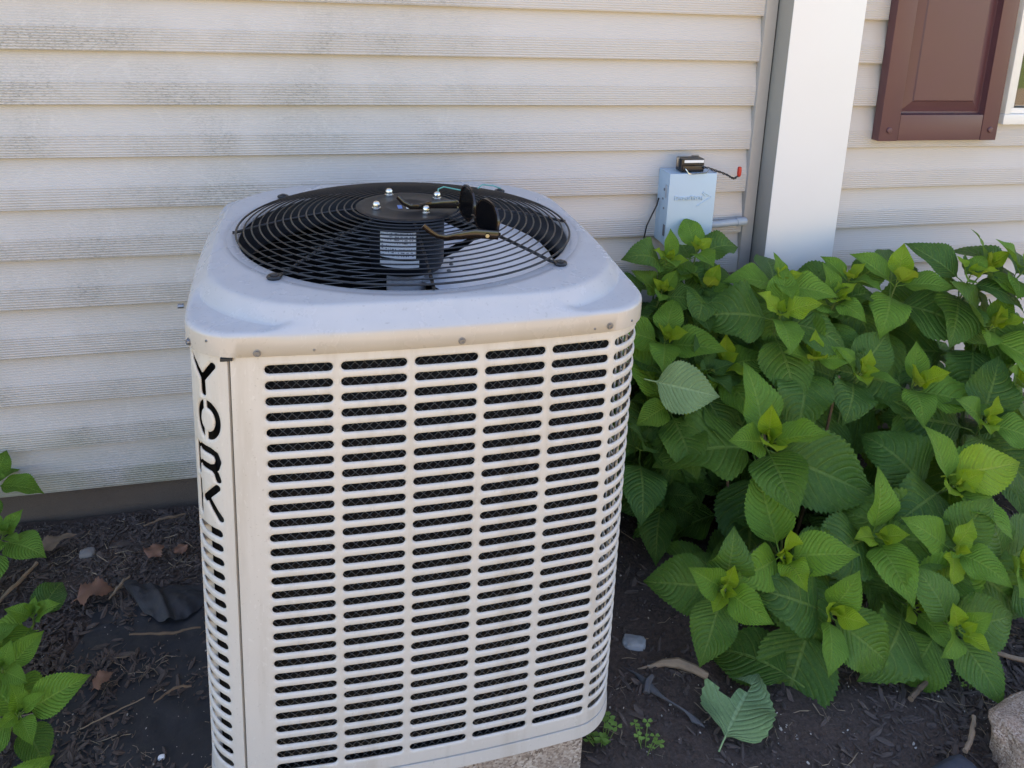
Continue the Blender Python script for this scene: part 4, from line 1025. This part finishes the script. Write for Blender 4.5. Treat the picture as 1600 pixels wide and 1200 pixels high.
# weathered twig and grey bark on the right
m = MB(); z = gh(32, 7)+.25
m.tube([(28.9, 8.4, z-.05), (30.0, 8.3, z+.05), (31.2, 8.3, z+.2), (32.4, 8.0, z+.25), (33.6, 7.2, z+.15), (34.4, 6.4, z)], [.05, .16, .30, .42, .36, .30], 8)
tag(m.build('twig', M['driftwood']), 'pale weathered twig lying on bare soil in front of the hydrangea', 'twig')
m = MB(); z = gh(29, 6)+.25
m.loops([[Vector((27.9+3.6*t+.25*math.sin(t*9)-(w*.55), 8.6-6.2*t+w*.42, z+.35*math.sin(t*3.1)*(1-abs(w)*.5)-.1*abs(w))) for w in (-.85+.25*math.sin(t*7), -.3, .3, .8-.3*math.cos(t*8))] for t in np.linspace(0, 1, 14)], closed=False)
m.tube([(28.6, 5.9, z), (29.0, 6.6, z+.3), (29.6, 7.0, z+.45)], [.3, .3, .16], 6)
o = m.build('bark_piece', M['greybark'], weld=False); tag(o, 'curled grey bark strip on the soil beside the pale twig', 'bark')
mod = o.modifiers.new('thick', 'SOLIDIFY'); mod.thickness = .004
# sticks and canes
def stick(pts, r, mat, label, name='stick'):
    P = [Vector(p) for p in pts]; n = 15; q = []; rs = []; sd_ = sum(map(abs, pts[0]))
    for i in range(n+1):
        t = i/n*(len(P)-1); k = min(int(t), len(P)-2); p = P[k].lerp(P[k+1], t-k)
        L = (P[-1]-P[0]).length; j = .05*L
        q.append(p+Vector((noise.noise(Vector((i*.33, sd_, 1)))*j, noise.noise(Vector((i*.33, sd_, 5)))*j, noise.noise(Vector((i*.5, sd_, 9)))*.12)))
        r0 = r[k]+(r[k+1]-r[k])*(t-k); rs.append(r0*.75*(1+.45*noise.noise(Vector((i*.9, sd_, 3)))))
    m = MB(); m.tube(q, rs, 7); tag(m.build(name, mat), label, 'stick')
stick([(50.3, -4.4, -34.0), (51.8, -3.4, -33.8), (53.2, -2.2, -33.7)], [.24, .27, .22], M['driftwood'], 'pale broken stick leading to the granite rock')
stick([(49.6, .6, -34.1), (51.2, 1.3, -33.9), (53.0, 1.9, -33.9)], [.25, .3, .22], M['wood'], 'brown cane piece lying under the hydrangea leaves')
stick([(60.0, 3.2, -34.0), (63.5, 1.0, -33.8), (67, -1.8, -33.8)], [.25, .32, .3], M['driftwood'], 'thick dry cane behind the granite rock')
stick([(-9.0, 33.0, -33.4), (-6.0, 31.8, -33.2), (-3.2, 31.0, -33.4)], [.06, .09, .06], M['straw'], 'thin straw stem on the mulch close to the corner post')
stick([(-14.8, 11.2, -34.0), (-12.8, 11.9, -33.8), (-10.6, 13.0, -33.9)], [.05, .08, .05], M['straw'], 'slender pale straw lying across the black fabric')
stick([(-11.4, 3.0, -33.9), (-10.9, 5.0, -33.75), (-10.6, 6.2, -33.8)], [.1, .14, .1], M['straw'], 'short tan twig on the fabric near the bottom of the condenser')
stick([(-26.0, 22.0, -33.9), (-24.5, 26.5, -33.6), (-23.0, 30.2, -33.6)], [.2, .24, .2], M['driftwood'], 'grey dry cane leaning in the mulch behind the young hydrangea')
stick([(-15.4, 23.6, -33.2), (-14.7, 25.0, -32.95), (-14.2, 26.2, -33.1)], [.1, .2, .1], M['straw'], 'beige bark curl above the reddish dry leaf')
stick([(-13.0, 19.9, -33.9), (-10.0, 19.3, -33.8), (-7.2, 19.4, -33.8)], [.1, .16, .1], M['wood'], 'straight brown twig below the folded fabric')
stick([(-9.8, 12.3, -33.8), (-8.4, 13.2, -33.6), (-7.2, 13.2, -33.7)], [.08, .15, .1], M['wood'], 'stubby grey bark stick on the fabric beside the condenser')
stick([(-14.2, 33.8, -33.4), (-12.2, 34.0, -33.0), (-10.4, 34.6, -33.2)], [.1, .22, .12], M['wood'], 'brown bark chunk against the concrete foundation')
# brown leaves
def flat_leaf(name, c, L, yaw, mat, label, cat, seed, curl=.4, pitch=.1, tooth=.04, notch=None, thick=.0008, wsc=1.0, rows=22):
    me = leaf_mesh(name, mat, curl, .2, .25, .15, seed, rows, tooth, wsc)
    if notch:
        bm = bmesh.new(); bm.from_mesh(me); dl_ = [f for f in bm.faces if notch(f.calc_center_median())]; bmesh.ops.delete(bm, geom=dl_, context='FACES'); bm.to_mesh(me); bm.free()
    o = bpy.data.objects.new(name, me); C.objects.link(o)
    o.matrix_world = Matrix.Translation(W(c))@Matrix.Rotation(yaw, 4, 'Z')@Matrix.Rotation(pitch, 4, 'X')@Matrix.Scale(L*S, 4)
    return tag(o, label, cat)
flat_leaf('dry_leaf', (-18.2, 24.5, -33.45), 3.3, math.radians(-80), M['dry'], 'curled reddish-brown dry leaf in the mulch beside the folded fabric', 'dry leaf', 1, 1.0, .25, .12, wsc=1.2)
flat_leaf('dry_leaf', (-12.9, 28.3, -33.1), 1.9, math.radians(-40), M['dry'], 'small orange-brown dry leaf above the folded fabric', 'dry leaf', 2, .8, .3, .12, wsc=1.5)
flat_leaf('dry_leaf', (-14.6, 14.6, -33.75), 1.7, math.radians(-60), M['dry'], 'small tan dry leaf between straw bits on the black fabric', 'dry leaf', 3, .9, .5, .12, wsc=1.3)
flat_leaf('dry_leaf', (-10.0, 28.6, -33.3), 1.3, math.radians(20), M['dry'], 'tiny pale brown dry leaf nearest the corner post', 'dry leaf', 4, .8, .4, .12, wsc=1.3)
flat_leaf('dry_leaf', (-23.4, 31.6, -33.4), 3.6, math.radians(-75), M['wood'], 'long grey-brown dead leaf near the foundation', 'dry leaf', 6, .4, .2, .05, wsc=.8)
flat_leaf('fallen_leaf', (32.8, .5, -33.85), 6.5, math.radians(-52), M['leaf_pale'], 'fallen pale green leaf with bitten notch lying underside up on bare soil', 'fallen leaf', 7, .35, .1, .03, notch=lambda c: c.x < -.10 and .42 < c.y < .63 or (c.x < -.02 and .63 < c.y < .75), wsc=1.25, rows=30)
# clover patches
def clover(c, n, spread, label, seed, s_=.5):
    r = random.Random(seed); t = thing('clover_plant', label, 'clover', (c[0], c[1], gh(*c)), 'clover sprouting at the foot of the condenser')
    for i in range(n):
        a, d = r.uniform(0, 6.28), spread*math.sqrt(r.random()); x, y = c[0]+d*math.cos(a), c[1]+d*math.sin(a); g = gh(x, y); h = r.uniform(.5, 1.5); z = g+h
        m = MB(); k0 = r.uniform(0, 6); ss_ = s_*r.uniform(.7, 1.15); tx, ty = r.uniform(-.3, .3), r.uniform(-.45, .05)
        m.tube([(c[0]+(x-c[0])*.5, c[1]+(y-c[1])*.5, g-.1), (x, y, z)], .025, 4)
        for k in range(3):
            b = k0+k*2.094; ux, uy = math.cos(b), math.sin(b); P = []
            for (l, w) in ((.05, 0), (.45, .36), (.85, .42), (1.02, .26), (.92, 0), (1.02, -.26), (.85, -.42), (.45, -.36)):
                px, py = (ux*l-uy*w)*ss_, (uy*l+ux*w)*ss_; P.append((x+px, y+py, z+.01+tx*px+ty*py+.12*ss_*abs(w)))
            cc = (x+ux*.5*ss_, y+uy*.5*ss_, z+tx*ux*.5*ss_+ty*uy*.5*ss_); m.add([cc]+P, [(0, i_+1, (i_+1) % 8+1) for i_ in range(8)])
        m.build('leaf', M['clover'], t, weld=False, recalc=False)
clover((23.6, 2.6), 12, 1.3, 'bright green clover touching the lower right corner of the condenser', 1, .52)
clover((26.8, 1.6), 9, 1.1, 'loose clover sprig on bare soil to the right of the pad', 2, .36)
clover((20.6, -1.4), 10, 1.2, 'light green clover clump against the front of the concrete pad', 3, .5)
clover((17.2, -1.6), 6, .8, 'dark green clover growing in front of the pad face', 4, .5)
clover((56.0, 1.2), 12, 1.2, 'small blue-green weed between the hydrangea and the granite rock', 5, .32)
